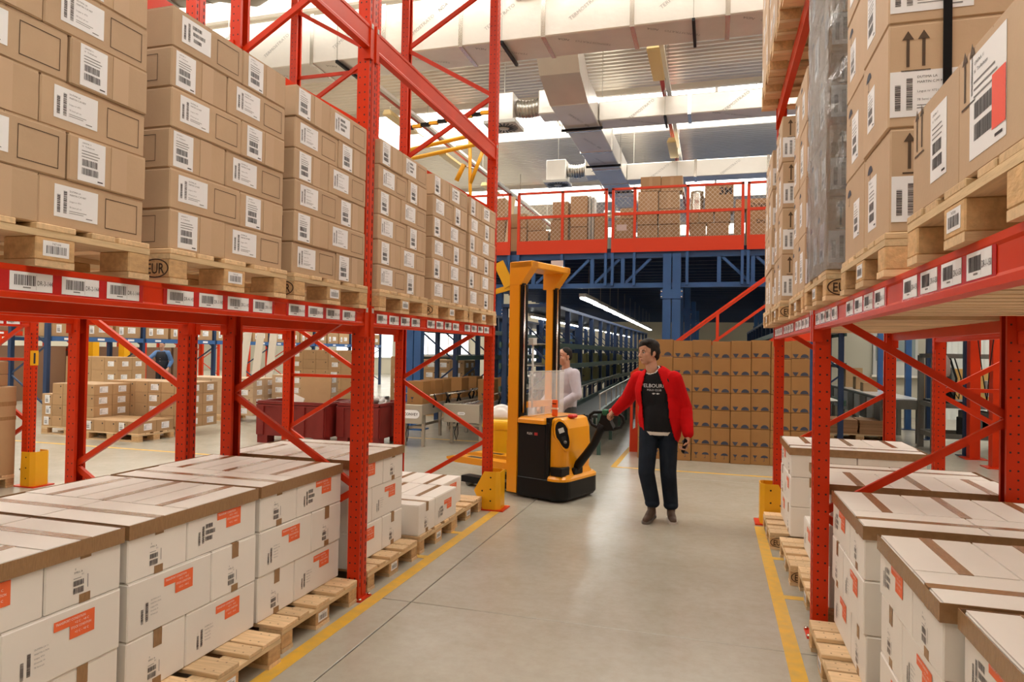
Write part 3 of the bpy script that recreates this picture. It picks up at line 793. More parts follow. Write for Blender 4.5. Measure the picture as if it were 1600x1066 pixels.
def white_stack(X, y0, front, side, sname, top='P', layers=3, band=True, group='', all5=True):
    """X = aisle face, y0 = near end, front = aisle direction; five cartons to a layer"""
    g = 'white cartons on the %s floor pallets' % side
    for k in range(layers):
        typ = top if (layers - 1 - k) % 2 == 0 else ('L' if top == 'P' else 'P')
        z = .144 + k * WH; j = random.uniform(-.008, .006)
        yP, yL = (y0 + WP / 2, y0 + WP + WL / 2) if typ == 'P' else (y0 + WL + WP / 2, y0 + WL / 2)
        lay = ('bottom', 'middle', 'top')[k] if layers == 3 else 'single'
        istop = k == layers - 1
        for q in range(2):
            if q and not istop and typ != 'P': continue
            if not istop and q and typ == 'P' and front < 0 and sname != 'fourth': pass
            white_carton('%swhite carton with taped end, %s layer of the %s' % ('' if q == 0 else 'back ', lay, sname), X - front * (WL / 2 + q * WL + j), yP, z, 'x', front, g, True, show=q == 0, near_print=(typ == 'P'))
        for q in range(3):
            if q and not istop and typ != 'L': continue
            white_carton(('white carton with orange sticker, %s layer of the %s', 'second row white carton, %s layer of the %s', 'third row white carton, %s layer of the %s')[q] % (lay, sname),
                         X - front * (WP / 2 + q * WP + j), yL, z, 'y', front, g, False, show=q == 0, special=istop, near_print=(typ == 'L' and front < 0))
    if band:
        zt = .144 + layers * WH; r = .0025; hgt = .062
        y1 = y0 + WL + WP; xb = X - front * (3 * WP)
        xs = sorted((X + front * (r + .006), xb - front * r)); x0, x1 = xs
        root = thing('tape_band', 'brown tape band round the top edge of the %s' % sname, 'tape band', ((x0 + x1) / 2, y0, zt - hgt), 0, 'brown tape bands on the white stacks')
        w2 = (x1 - x0) / 2; L = y1 - y0
        for nm, b in (('band_side', (-w2, w2, -.0035, -.001)), ('band_side', (-w2, w2, L + .001, L + .0035)), ('band_side', (-w2 - .0025, -w2, -.0035, L + .0035)), ('band_side', (w2, w2 + .0025, -.0035, L + .0035))):
            ob(nm, MB().box(*b, 0, hgt, TAPE), root)
white_stack(-2.35, 1.43, 1, 'left', 'nearest white stack on the left', 'L')
white_stack(-2.35, 2.30, 1, 'left', 'second white stack on the left', 'P')
white_stack(-2.35, 3.17, 1, 'left', 'third white stack on the left', 'P')
white_stack(-2.36, 4.13, 1, 'left', 'fourth white stack on the left', 'L')
for i, (y, x) in enumerate(((1.86, -2.16), (2.70, -2.15), (3.58, -2.2), (4.56, -2.22), (5.45, -2.24), (6.27, -2.27))):
    pallet('pine floor pallet, %s from the front along the left rack' % NTH[i], x, y, 0, 1, i in (3,), True, 'floor pallets along the left rack')
g = 'white cartons on the left floor pallets'
white_carton('white carton with taped end on the low fifth pallet, left', -2.25 - .25, 5.05 + .17, .144, 'x', 1, g, True)
white_carton('white carton with orange sticker on the low fifth pallet, left', -2.25 - .17, 5.05 + .34 + .25, .144, 'y', 1, g, True, special=True)
white_carton('white carton behind the sticker carton on the fifth pallet, left', -2.25 - .51, 5.05 + .34 + .25, .144, 'y', 1, g, True, show=False)
white_carton('white carton at the back of the fifth pallet, left', -2.25 - .75, 5.05 + .17, .144, 'x', 1, g, True, show=False)
white_carton('white carton with orange sticker on the last pallet, left', -2.40 - .17, 5.90 + .25, .144, 'y', 1, g, True)
white_carton('white carton behind another on the last pallet, left', -2.40 - .51, 5.92 + .25, .144, 'y', 1, g, True, show=False)
white_carton('white carton at the back of the last pallet, left', -2.40 - .85, 5.95 + .25, .144, 'y', 1, g, True, show=False)
white_stack(.74, 1.56, -1, 'right', 'nearest white stack on the right', 'P')
white_stack(.70, 2.44, -1, 'right', 'second white stack on the right', 'P')
white_stack(.67, 3.42, -1, 'right', 'third white stack on the right', 'P')
white_stack(.68, 4.46, -1, 'right', 'fourth white stack on the right', 'L')
white_stack(.63, 6.11, -1, 'right', 'farthest white stack on the right', 'P')
for i, (y, x) in enumerate(((1.98, .62), (2.86, .585), (3.84, .545), (4.88, .60), (5.68, .55), (6.60, .48))):
    pallet('pine floor pallet, %s from the front along the right rack' % NTH[i], x, y, 0, -1, i in (4, 5), True, 'floor pallets along the right rack')
g = 'white cartons on the right floor pallets'
white_carton('white carton alone on the low fifth pallet, right', .70 + .17, 5.32 + .25, .144, 'y', -1, g, True, near_print=False)
white_carton('white carton behind the lone one on the fifth pallet, right', .70 + .51, 5.32 + .25, .144, 'y', -1, g, True, show=False)

# ------------------------------------------------------------------ large kraft cartons on the right shelf
BIGL = land_label(.24, .15).mesh('shipping_label'); BIGP = port_label(.13, .19).mesh('shipping_label'); ARR = arrows().mesh('printed_arrows'); BIGR = rect_mark(.2, .14).mesh('printed_frame'); UMB = umbrella_print(.04).mesh('printed_umbrella')
FR = M('fluorescent_red', (.9, .09, .05), .5)
def red_label():
    me = port_label(.2, .23); me.quad(.03, .1, -.085, .03, .001, FR); return me
REDL = red_label().mesh('shipping_label')
RST = ['nearest', 'second', 'film wrapped', 'fourth', 'fifth', 'last']
def right_shelf():
    h = .345; z0 = RB + .01 + .144
    ys = [1.44, 2.49, 3.50, 4.50, 5.42, 6.30]; nl = [1, 5, 5, 4, 4, 4]; xs_ = [.55, .545, .515, .53, .478, .475]; ws = [.78, .78, .66, .64, .62, .76]
    for s, y0 in enumerate(ys):
        X = xs_[s]; bw = ws[s] / 2; h = .29 if s == 0 else .345
        pallet('pine pallet under the %s carton stack on the right shelf' % RST[s], X - .01, y0 + .39, RB + .01, -1, s in (2, 4), True, 'pallets on the right shelf')
        for k in range(nl[s]):
            for q in range(2):
                if s == 0: pr = [('shipping_label', REDL if q == 0 else BIGP, '-x', .04 if q else -.02, .15), ('printed_arrows', ARR, '-x', -.13, .23), ('shipping_label', BIGL, '-y', -.1, .2)]
                else:
                    pr = [('shipping_label', (BIGP, PORTL)[(k + q) % 2], '-x', random.choice((-.06, .0, .05)), .15), ('printed_umbrella', UMB, '-x', -.1, .27)]
                    if q == 0: pr += [('printed_arrows', ARR, '-y', -.2, .25 if k % 2 else .26), ('shipping_label', BIGL, '-y', -.155, .11)] if True else []
                carton('tall kraft carton, %s layer, %s side of the %s right shelf stack' % (ORD[k], ('near', 'far')[q], RST[s]), X + .28 + random.uniform(-.006, .006), y0 + bw / 2 + q * bw, z0 + k * h, .56, bw - .002, h, KRAFT, pr, 'tall cartons on the right shelf', seam='x', name='tall_carton')
                if s < 2:
                    carton('tall kraft carton, %s layer, back row %s side of the %s right shelf stack' % (ORD[k], ('near', 'far')[q], RST[s]), X + .84, y0 + bw / 2 + q * bw, z0 + k * h, .555, bw - .002, h, KRAFT, [], 'tall cartons on the right shelf', name='tall_carton')
    # strap down the near face of the second stack
    st = MB(); h = .345; X = .515; st.box(.70, .725, 2.484, 2.488, z0, z0 + 5 * h, BLACK); tag(ob('strap', st), 'black strap down the near face of the second right shelf stack', 'strap')
    # film round the third stack
    me = MB(); y0 = ys[2]
    zs = [z0 + t * .06 for t in range(int(5 * h / .06) + 1)]
    ring = []
    xa, xb, ya, yb = X - .012, X + .575, y0 - .012, y0 + .672
    n = 14
    for z in zs:
        r = []
        for i in range(n): r.append((xa, yb + (ya - yb) * i / n))
        for i in range(n): r.append((xa + (xb - xa) * i / n, ya))
        for i in range(n): r.append((xb, ya + (yb - ya) * i / n))
        for i in range(n): r.append((xb + (xa - xb) * i / n, yb))
        ring.append([(px + random.uniform(-.005, .005), py + random.uniform(-.005, .005), z) for px, py in r])
    N_ = len(ring[0]); vs = [p for r in ring for p in r]; fs = []
    for i in range(len(ring) - 1):
        for k in range(N_): fs.append((i * N_ + k, i * N_ + (k + 1) % N_, (i + 1) * N_ + (k + 1) % N_, (i + 1) * N_ + k))
    me.add(vs, fs, FILM, None, True)
    tag(ob('stretch_film', me), 'shiny clear stretch film wrapped round the third right shelf stack', 'stretch film')
    # upper level
    z0 = 4.06 + .144; X = .43
    for s, (y0, nm) in enumerate(((4.55, 'near'), (5.45, 'middle'), (6.33, 'far'))):
        pallet('pine pallet on the upper right beam, %s of three' % nm, X + .0, y0 + .39, 4.06, -1, False, False, 'pallets on the upper right beam')
        for k in range(4):
            for q in range(2):
                carton('tall kraft carton, %s layer, %s side of the %s upper right stack' % (ORD[k], ('near', 'far')[q], nm), X + .28, y0 + .195 + q * .39, z0 + k * h, .56, .388, h, KRAFT, [('shipping_label', PORTL, '-x', random.choice((-.1, .05)), .15)], 'tall cartons on the upper right level', name='tall_carton')
right_shelf()
# ------------------------------------------------------------------ mezzanine
MY = 12.9
RAILR = M('railing_red', (.72, .05, .012), .4)
mz = thing('mezzanine', 'blue steel mezzanine platform with an open truss edge across the hall', 'mezzanine', (0, 0, 0))
ob('deck', MB().box(-6.4, 3.6, MY - .02, 39.9, 3.55, 3.62, BLUED), mz)
jm = MB().box(-6.35, 3.55, -.03, .03, -.12, 0, BLUED).mesh('joist')
for k in range(46): ob('joist', jm, mz, (0, MY + .55 + k * .58, 3.55))
ob('top_chord', MB().box(-6.4, 3.6, MY - .05, MY + .05, 3.43, 3.54, BLUE), mz)
ob('bottom_chord', MB().box(-6.4, 3.6, MY - .05, MY + .05, 2.87, 2.96, BLUE), mz)
x = -6.3; k = 0
while x < 3.4:
    if not (-1.1 < x < -.45):
        ob('truss_post', MB().box(x - .035, x + .035, MY - .035, MY + .035, 2.96, 3.43, BLUE), mz)
        if x < -1.0: a, b = (x + .06, 2.97), (min(x + .52, -.98), 3.42)
        else: a, b = (x + .06, 3.42), (x + .52, 2.97)
        m_ = MB(); bar(m_, (a[0], MY, a[1]), (b[0], MY, b[1]), .05, .045, BLUE, (0, 1, 0)); ob('truss_diagonal', m_, mz)
    x += .58
# columns: the near one with its splice plate, others behind
def column(x, y):
    m_ = MB(); m_.box(x - .16, x - .01, y - .09, y + .09, 0, 3.5, BLUE).box(x + .01, x + .16, y - .09, y + .09, 0, 3.5, BLUE)
    c = ob('column', m_, mz)
    ob('splice_plate', MB().box(x - .2, x + .2, y - .105, y - .09, 2.66, 2.83, BLUE), c)
    m_ = MB()
    for sx in (-.18, .18):
        for z in (2.69, 2.79): m_.lathe([(.016, 0), (.016, .012)], STEEL, 8, Matrix.Translation((x + sx, y - .105, z)) @ Matrix.Rotation(math.pi / 2, 4, 'X'))
    ob('bolts', m_, c); ob('base_plate', MB().box(x - .25, x + .25, y - .2, y + .2, 0, .02, BLUE), c)
for x_ in (-5.9, -.75, 1.75):
    for y_ in (MY, 18.4, 24, 29.6): column(x_, y_)
# railing panels
def wire_mesh(w, h):
    m_ = MB(); s = .085; t = .0042
    n = int((w + h) / s)
    for k in range(n + 1):
        c = k * s
        x0, z0 = (c, 0) if c <= w else (w, c - w); x1, z1 = (0, c) if c <= h else (c - h, h)
        for fl in (0, 1):
            a, b = ((x0, z0), (x1, z1)) if not fl else ((w - x0, z0), (w - x1, z1))
            if abs(a[0] - b[0]) < .01: continue
            bar(m_, (a[0], 0, a[1]), (b[0], 0, b[1]), t, t, M('mesh_wire', (.85, .78, .66), .5), (0, 1, 0))
    return m_
def rail_panel(x0, x1, posts, label):
    r = thing('guard_railing', label, 'railing', (x0, MY - .09, 3.53), 0, 'mezzanine railing panels')
    w = x1 - x0
    for p in [0.025, w - .025] + [q - x0 for q in posts]: ob('rail_post', MB().box(p - .025, p + .025, -.025, .025, 0, 1.21, RAILR), r); ob('post_foot', MB().box(p - .025, p + .025, -.025, .025, -.62, 0, BLUE), r)
    ob('top_rail', MB().box(0, w, -.025, .025, 1.18, 1.22, RAILR), r); ob('mid_rail', MB().box(0, w, -.03, .02, .70, .75, RAILR), r)
    ob('kick_plate', MB().box(0, w, -.035, -.026, 0, .26, RAILR), r)
    o = ob('wire_mesh', wire_mesh(w - .05, .9), r, (.025, .02, .27)); o['kind'] = 'stuff'
rail_panel(-6.3, -3.86, [-5.1], 'red mesh railing panel on the mezzanine, leftmost')
rail_panel(-3.72, -1.95, [-2.82], 'red mesh railing panel on the mezzanine above the stacker truck')
rail_panel(-1.87, .50, [-1.44, -.48], 'red mesh railing panel on the mezzanine in front of the carton stack')
rail_panel(.55, 2.9, [1.6], 'red mesh railing panel on the mezzanine beside the right rack')
tag(ob('notice', MB().box(-3.02, -2.78, MY - .145, MY - .14, 3.18, 3.40, M('notice_pink_white', (.75, .62, .6), .5))), 'small white notice hung on the blue truss', 'notice')
# goods on the mezzanine
MZB = [(-4.39, -4.19, 3.62, 4.82), (-4.11, -3.72, 4.19, 4.48), (-4.11, -3.72, 3.62, 4.18), (-3.69, -3.39, 4.12, 4.34), (-3.69, -3.26, 3.62, 4.11), (-3.21, -2.85, 3.62, 4.32), (-3.17, -2.85, 4.33, 4.69), (-2.80, -2.46, 4.17, 4.79), (-2.80, -2.46, 3.62, 4.16), (-2.31, -2.09, 3.62, 4.41), (-1.95, -1.55, 3.62, 4.28), (-1.80, -1.50, 4.29, 4.50), (-1.46, -1.07, 3.62, 4.15), (-1.05, -0.66, 3.62, 4.15), (-1.46, -1.08, 4.16, 4.38), (-1.05, -0.66, 4.16, 4.45), (-1.45, -1.07, 4.39, 4.81), (-1.05, -0.67, 4.46, 4.79), (-1.41, -1.02, 4.82, 5.10), (-1.01, -0.61, 4.80, 5.09), (-0.46, -0.17, 3.62, 4.15), (-0.15, 0.25, 3.62, 4.15), (-0.47, -0.30, 4.16, 4.36), (-0.29, -0.03, 4.16, 4.36), (-0.01, 0.28, 4.16, 4.36), (-0.19, 0.33, 4.37, 4.87), (0.35, 0.53, 3.62, 4.38), (0.37, 0.98, 4.39, 4.58), (0.56, 1.0, 3.62, 4.38), (1.1, 1.6, 3.62, 4.3), (1.7, 2.3, 3.62, 4.5)]
MLAB = ['tall narrow tan carton at the left end of the mezzanine', 'tan carton, upper of two beside the tall narrow one, mezzanine', 'tan carton, lower of two beside the tall narrow one, mezzanine', 'small tan carton with pale panel on a low carton, mezzanine', 'low tan carton left of the paired cartons, mezzanine', 'tan carton, lower of the pair left of the tall stack, mezzanine', 'reddish tan carton, upper of the pair left of the tall stack, mezzanine', 'tall tan carton with dark top edge above another, mezzanine', 'tan carton under the one with dark top edge, mezzanine', 'orange brown carton right of the white boards, mezzanine', 'tan carton with a white sheet on its front, mezzanine', 'small tan carton on the one with a white sheet, mezzanine', 'taped carton, bottom left of the eight high stack, mezzanine', 'taped carton, bottom right of the eight high stack, mezzanine', 'taped carton, second row left of the eight stack, mezzanine', 'taped carton, second row right of the eight stack, mezzanine', 'taped carton, third row left of the eight stack, mezzanine', 'taped carton, third row right of the eight stack, mezzanine', 'taped carton, top left of the eight stack above the rail', 'taped carton, top right of the eight stack above the rail', 'printed tan carton, bottom left under the large lettered carton, mezzanine', 'printed tan carton, bottom right under the large lettered carton, mezzanine', 'small tan carton, left of three under the lettered carton', 'small tan carton, middle of three under the lettered carton', 'small tan carton, right of three under the lettered carton', 'large tan carton with big black characters at its upper right, mezzanine', 'narrow tan carton standing beside the wide lettered ones, mezzanine', 'wide tan carton with handwriting style print, upper right, mezzanine', 'wide tan carton with handwriting style print, lower right, mezzanine', 'tan carton behind the right rack edge, mezzanine', 'tall tan carton farthest right on the mezzanine']
for i, (x0, x1, z0, z1) in enumerate(MZB):
    w = x1 - x0; h = z1 - z0; pr = []; me = None
    if i == 10: pr = [('paper_sheet', pmesh('paper_sheet', lambda: MB().box(-.1, .1, -.06, .06, -.001, 0, M('pink_white_paper', (.78, .66, .66), .5))), '-y', -.02, .5)]
    if i == 25:
        me = MB(); text_into(me, '3M', .19, INK, 0, 0, 0, 'CENTER', bold=.03); pr = [('printed_letters', me.mesh('printed_letters'), '-y', .12, .32)]
    if i in (27, 28):
        me = MB(); text_into(me, 'Dräger', .11, INK, 0, 0, 0, 'CENTER', bold=.01); pr = [('printed_letters', me.mesh('printed_letters'), '-y', .12, .04 if i == 27 else .5)]
    o = carton(MLAB[i], (x0 + x1) / 2, 13.65, z0, .0 + w, .38, h, KRAFT3, pr, 'cartons stored on the mezzanine', name='storage_carton')
    if 12 <= i <= 19:
        ob('packing_tape', MB().box(-.03, .03, -.192, -.1905, .01, h - .006, TAPEC), o)
        ob('packing_tape', MB().box(-.03, .03, -.19, .19, h - .001, h + .0005, TAPEC), o)
tag(ob('board', MB().box(-2.44, -2.40, 13.5, 13.8, 3.62, 4.79, GREYL)), 'white board standing upright beside the tall carton, left one, mezzanine', 'board')
tag(ob('board', MB().box(-2.37, -2.33, 13.5, 13.8, 3.62, 4.76, GREYL)), 'white board standing upright beside the tall carton, right one, mezzanine', 'board')
m_ = MB(); bar(m_, (-4.16, 13.45, 3.66), (-4.02, 13.5, 4.85), .10, .02, M('pale_pine', (.78, .65, .42), .6), (0, 1, 0)); tag(ob('plank', m_), 'pale pine plank leaning on cartons at the left of the mezzanine', 'plank')
m_ = MB()
for k in range(7): m_.tube([(-.47 + k * .04, 13.65, 4.39 + .0), (-.45 + k * .04, 13.65, 4.39)], .001, STEEL, 4)
m_ = MB(); pr = []
r_ = random.Random(3); rings = []
for i in range(9):
    z = 4.37 + i * .052; rings.append([(-.34 + (.12 + r_.uniform(-.012, .012)) * cx, 13.62 + .15 * cy, z) for cx, cy in [(math.cos(a * math.pi / 8) * (1.0), math.sin(a * math.pi / 8)) for a in range(16)]])
vs = [p for q in rings for p in q]; fs = [tuple(range(16))[::-1], tuple(range(128, 144))]
for i in range(8):
    for a in range(16): fs.append((i * 16 + a, i * 16 + (a + 1) % 16, i * 16 + 16 + (a + 1) % 16, i * 16 + 16 + a))
m_.add(vs, fs, STEEL, None, True); tag(ob('foil_bundle', m_), 'silver foil bundle beside the large lettered carton on the mezzanine', 'bundle')
m_ = MB(); m_.tube([(-2.25, 14.3, 4.55), (-1.9, 14.3, 4.5), (-1.7, 14.3, 4.2), (-1.68, 14.3, 3.63)], .12, STEEL, 12); tag(ob('flexible_pipe', m_), 'silver flexible pipe curving down behind the mezzanine railing', 'pipe')

# ------------------------------------------------------------------ stair up to the mezzanine
sl = (2.92 - 1.31) / (0.79 + 1.33); st = thing('stair', 'red steel stair rising to the right up to the mezzanine', 'stair', (-1.30, 11.5, 0))
run = 3.6 / sl
for y in (0, .85):
    m_ = MB(); m_.prism([(0, 0), (.28, 0), (run + .25, 3.6), (run, 3.6 + .08), (0, .36)], y - .02, y + .02, RAILR, 'y'); ob('stringer', m_, st)
    m_ = MB(); bar(m_, (-.02, y, 1.3), (run, y, 1.3 + run * sl), .034, .034, RAILR); ob('handrail', m_, st)
    m_ = MB(); bar(m_, (-.02, y, .85), (run, y, .85 + run * sl), .035, .035, RAILR); ob('mid_rail', m_, st)
    for k in range(5):
        xx = k * 1.36; ob('baluster', MB().box(xx - .022, xx + .022, y - .022, y + .022, xx * sl, 1.3 + xx * sl, RAILR), st)
for k in range(17):
    xx = .15 + k * run / 17.5; ob('tread', MB().box(xx, xx + .27, .02, .83, .2 + k * .2, .235 + k * .2, GREY), st)

# ------------------------------------------------------------------ wall of cartons with umbrella prints
UFULL = umbrella_print(.052).mesh('printed_umbrella'); GFULL = glass_print(.052).mesh('printed_glass')
def half(f):
    m_ = MB()
    if f == 'u':
        n = 14; s = .056; m_.add([(s * math.cos(math.pi * k / n), s * .95 * math.sin(math.pi * k / n), 0) for k in range(n + 1)], [tuple(range(n + 1))], NAVYINK)
    else: s = .05; m_.add([(-s * .85, s * 1.05, 0), (s * .85, s * 1.05, 0), (s * .22, -s * .05, 0), (-s * .22, -s * .05, 0)], [(3, 2, 1, 0)], NAVYINK)
    return m_
UH = half('u').mesh('printed_umbrella'); GH = half('g').mesh('printed_glass')
xs = [-1.13, -.90, -.60, -.31, -.02, .26, .55, .83, 1.11, 1.37]
for c in range(9):
    w = xs[c + 1] - xs[c] - .004; dx = random.uniform(-.004, .004); hh = .262 + random.uniform(-.002, .003); dy = random.uniform(-.02, .02)
    for k in range(7):
        full = k == 0
        pr = [('printed_umbrella', UFULL if full else UH, '-y', w * .22, .11 if full else .012), ('printed_glass', GFULL if full else GH, '-y', -w * .26, .11 if full else .012)]
        carton('brown carton with umbrella and glass print, %s row, %s column of the carton wall' % (NTH[6 - k], NTH[c]), (xs[c] + xs[c + 1]) / 2 + dx * (k / 3 - 1), 10.85 + .2 + dy, k * (hh + .004), w, .4, hh, KRAFT2, pr, 'brown cartons of the carton wall', name='umbrella_carton')

# ------------------------------------------------------------------ under the mezzanine
for k in range(11):
    r = thing('strip_lamp', 'lit strip lamp under the mezzanine, %s from the front' % NTH[k], 'lamp', (-2.5 - k * .03, 13.3 + k * 1.72, 2.72), 0, 'strip lamps under the mezzanine')
    ob('housing', MB().box(-.07, .07, 0, 1.55, .02, .09, GREYL), r)
    ob('tube', MB().tube([(-.03, .03, .0), (-.03, 1.52, .0)], .026, TUBEM, 8), r); ob('tube', MB().tube([(.03, .03, .0), (.03, 1.52, .0)], .02, TUBEM, 8), r)
    ob('hanger', MB().box(-.005, .005, .7, .71, .09, .73, GALV), r)
for k in range(9):
    r = thing('shelf_lamp', 'lit lamp on the flow rack top, %s from the front' % NTH[k], 'lamp', (-3.62, 13.6 + k * 2.0, 2.36), 0, 'lamps on the flow rack')
    ob('housing', MB().box(-.06, .06, 0, 1.5, .012, .07, GREYL), r); ob('tube', MB().tube([(0, .03, .0), (0, 1.46, .0)], .018, TUBEM, 8), r)
    ob('bracket', MB().box(-.02, .02, .7, .74, .07, .10, GALV), r)
def flow_rack(x0, x1, y0, y1, label, levels, step=1.4, m=BLUED, top=2.46):
    r = thing('flow_rack', label, 'flow rack', (x0, y0, 0)); w = x1 - x0; n = int((y1 - y0) / step)
    for k in range(n + 1):
        for xx in (0, w): ob('post', pmesh('fpost%d%s' % (int(top * 100), m.name), lambda: MB().box(-.045, .045, -.045, .045, 0, top, m)), r, (xx, k * step, 0))
        m_ = MB(); bar(m_, (0, k * step, .5), (w, k * step, 1.3), .03, .03, m, (0, 1, 0)); bar(m_, (0, k * step, 2.2), (w, k * step, 1.4), .03, .03, m, (0, 1, 0)); ob('cross_brace', m_, r)
    L = n * step
    for z in levels:
        for xx in (-.06, w + .06): ob('rail', MB().box(xx - .02, xx + .02, -.1, L + .1, z - .07, z + .03, DARKGREEN), r)
        m_ = MB()
        for q in range(int(L / .16)): m_.tube([(0, .08 + q * .16, z), (w, .08 + q * .16, z)], .018, GALV, 5)
        o = ob('rollers', m_, r); o['kind'] = 'stuff'
    ob('top_beam', MB().box(-.05, w + .05, -.1, L + .1, top, top + .06, m), r)
flow_rack(-3.75, -2.85, 12.2, 31.0, 'dark blue flow rack with green rails under the mezzanine, left of the stair', (.95, 1.38, 1.78))
flow_rack(-6.2, -5.2, 13.4, 30.0, 'dark blue flow rack farther left under the mezzanine', (.8, 1.5, 2.1))
flow_rack(1.3, 2.3, 14.0, 28.0, 'dark blue flow rack under the mezzanine, right of the column', (.8, 1.5, 2.1))
for k in range(16):
    carton('grey green open carton on the upper flow rack level, %s from the front' % (NTH + ['thirteenth', 'fourteenth', 'fifteenth', 'sixteenth'])[k], -2.98 + random.uniform(-.04, .04), 12.7 + k * .62, 1.405, .26, .3, .19 + random.uniform(-.03, .04), OLIVE, [], 'grey green cartons on the flow rack', rz=random.uniform(-.3, .3), name='open_carton')
for k in range(9):
    carton('grey green carton on the lower flow rack level, %s from the front' % NTH[k], -2.98, 12.75 + k * 1.15, .975, .3, .36, .29, OLIVE, [('printed_mark', UMB, '-y', 0, .1)], 'grey green cartons on the flow rack', rz=random.uniform(-.1, .1), name='rack_carton')
# long dark green belt conveyor running away beside the flow rack
cv = thing('belt_conveyor', 'long dark green belt conveyor running away under the mezzanine', 'conveyor', (-2.0, 10.6, 0), .05)
ob('belt', MB().box(-.28, .28, 0, 15, .62, .66, DARK), cv)
for s in (-.3, .3):
    ob('side_rail', MB().box(s - .025, s + .025, 0, 15, .58, .74, DARKGREEN), cv); ob('guard_rail', MB().box(s - .012, s + .012, 0, 15, .98, 1.0, GALV), cv)
    for k in range(16): ob('guard_post', pmesh('gpost', lambda: MB().box(-.01, .01, -.01, .01, .7, .98, GALV)), cv, (s, .1 + k * .98, 0))
    for k in range(8): ob('leg', pmesh('cleg', lambda: MB().box(-.03, .03, -.03, .03, 0, .6, DARKGREEN)), cv, (s * .9, .3 + k * 2.0, 0))
# ------------------------------------------------------------------ goods and racks in the hall on the left
def block_stack(nm, x, y, nx, ny, nz, d, w, h, mat, label_face=('+x', '-y'), plabel=None, rz=0, skip=(), pz=True, lab='shipping_label', cname='tan'):
    """a pallet (1.2 along x) with nx*ny*nz cartons, only the outer ones; (x,y) = near left corner"""
    if pz:
        o = pallet('pine pallet under the %s' % nm, x + 1.2, y + .4, 0, 1, False, False, 'pallets in the hall on the left', detail=False)
    for k in range(nz):
        for i in range(nx):
            for j in range(ny):
                if (i, j, k) in skip: continue
                if not (i == nx - 1 or j == 0 or k == nz - 1): continue
                pr = []
                if i == nx - 1: pr.append((lab, LANDL, '+x', random.uniform(-.02, .02), h * .5))
                if j == 0 and (i % 3 == 0 or nx < 4): pr.append((lab, PORTL if d < .3 else LANDL, '-y', random.uniform(-.03, .03), h * .5))
                if j == 0: pr.append(('hand_hole', pmesh('hand_hole', lambda: MB().lathe([(.014, 0), (.014, .0006)], INK, 8)), '-y', d * .3, h * .72))
                carton('%s carton, %s layer, %s row, %s column of the %s' % (cname, NTH[k], NTH[j], NTH[i], nm), x + (i + .5) * d, y + (j + .5) * w, (.144 if pz else 0) + k * h, d - .004, w - .004, h, mat, pr, 'cartons of the ' + nm, name='tan_carton')
block_stack('stack by the number post', -11.65, 9.42, 5, 2, 4, .24, .39, .195, KRAFT3, skip={(0, 0, 3), (0, 1, 3)})
block_stack('single layer stack at left', -10.42, 9.2 - .02, 5, 2, 1, .24, .39, .20, KRAFT3)
block_stack('stack behind the single layer', -10.95, 10.2, 6, 2, 4, .30, .39, .205, KRAFT3)
block_stack('framed stack by the bin', -11.5, 12.5, 4, 2, 4, .5, .4, .2, KRAFT)
block_stack('stack between bin and post', -9.4, 13.0, 3, 2, 4, .4, .39, .22, KRAFT)
block_stack('tall stack behind red bins', -10.3, 15.0, 5, 2, 6, .36, .39, .24, KRAFT3)
block_stack('far stack by rack end', -8.3, 16.6, 4, 2, 5, .4, .39, .26, KRAFT3)
block_stack('stack by the blue post', -6.9, 15.6, 3, 2, 5, .36, .39, .25, KRAFT3)
block_stack('stack beyond number post', -14.4, 12.2, 4, 2, 4, .38, .4, .3, KRAFT3)
# big carton on a pallet beside the number post
pallet('pine pallet under the big taped carton at far left', -7.64, 5.47, 0, 1, False, False, 'pallets in the hall on the left')
o = carton('big brown carton with strips of tape at far left', -7.64 - .55, 5.47, .144, 1.1, .8, 1.0, KRAFT3, [], None)
for nm, b in (('packing_tape', (.551, .5525, -.4, .4, .78, .83)), ('packing_tape', (.551, .5525, .05, .1, .3, .8)), ('packing_tape', (.551, .5525, -.4, .4, .62, .66))): ob(nm, MB().box(*b, TAPE), o)
carton('flat white-ended carton lying on the big taped carton, lower', -8.0, 5.5, 1.146, .5, .7, .13, KRAFT3, [('shipping_label', BIGL, '+x', .1, .065)], None)
carton('flat white-ended carton lying on the big taped carton, upper', -8.0, 5.5, 1.278, .5, .7, .15, KRAFT3, [('shipping_label', BIGL, '+x', .1, .075)], None)
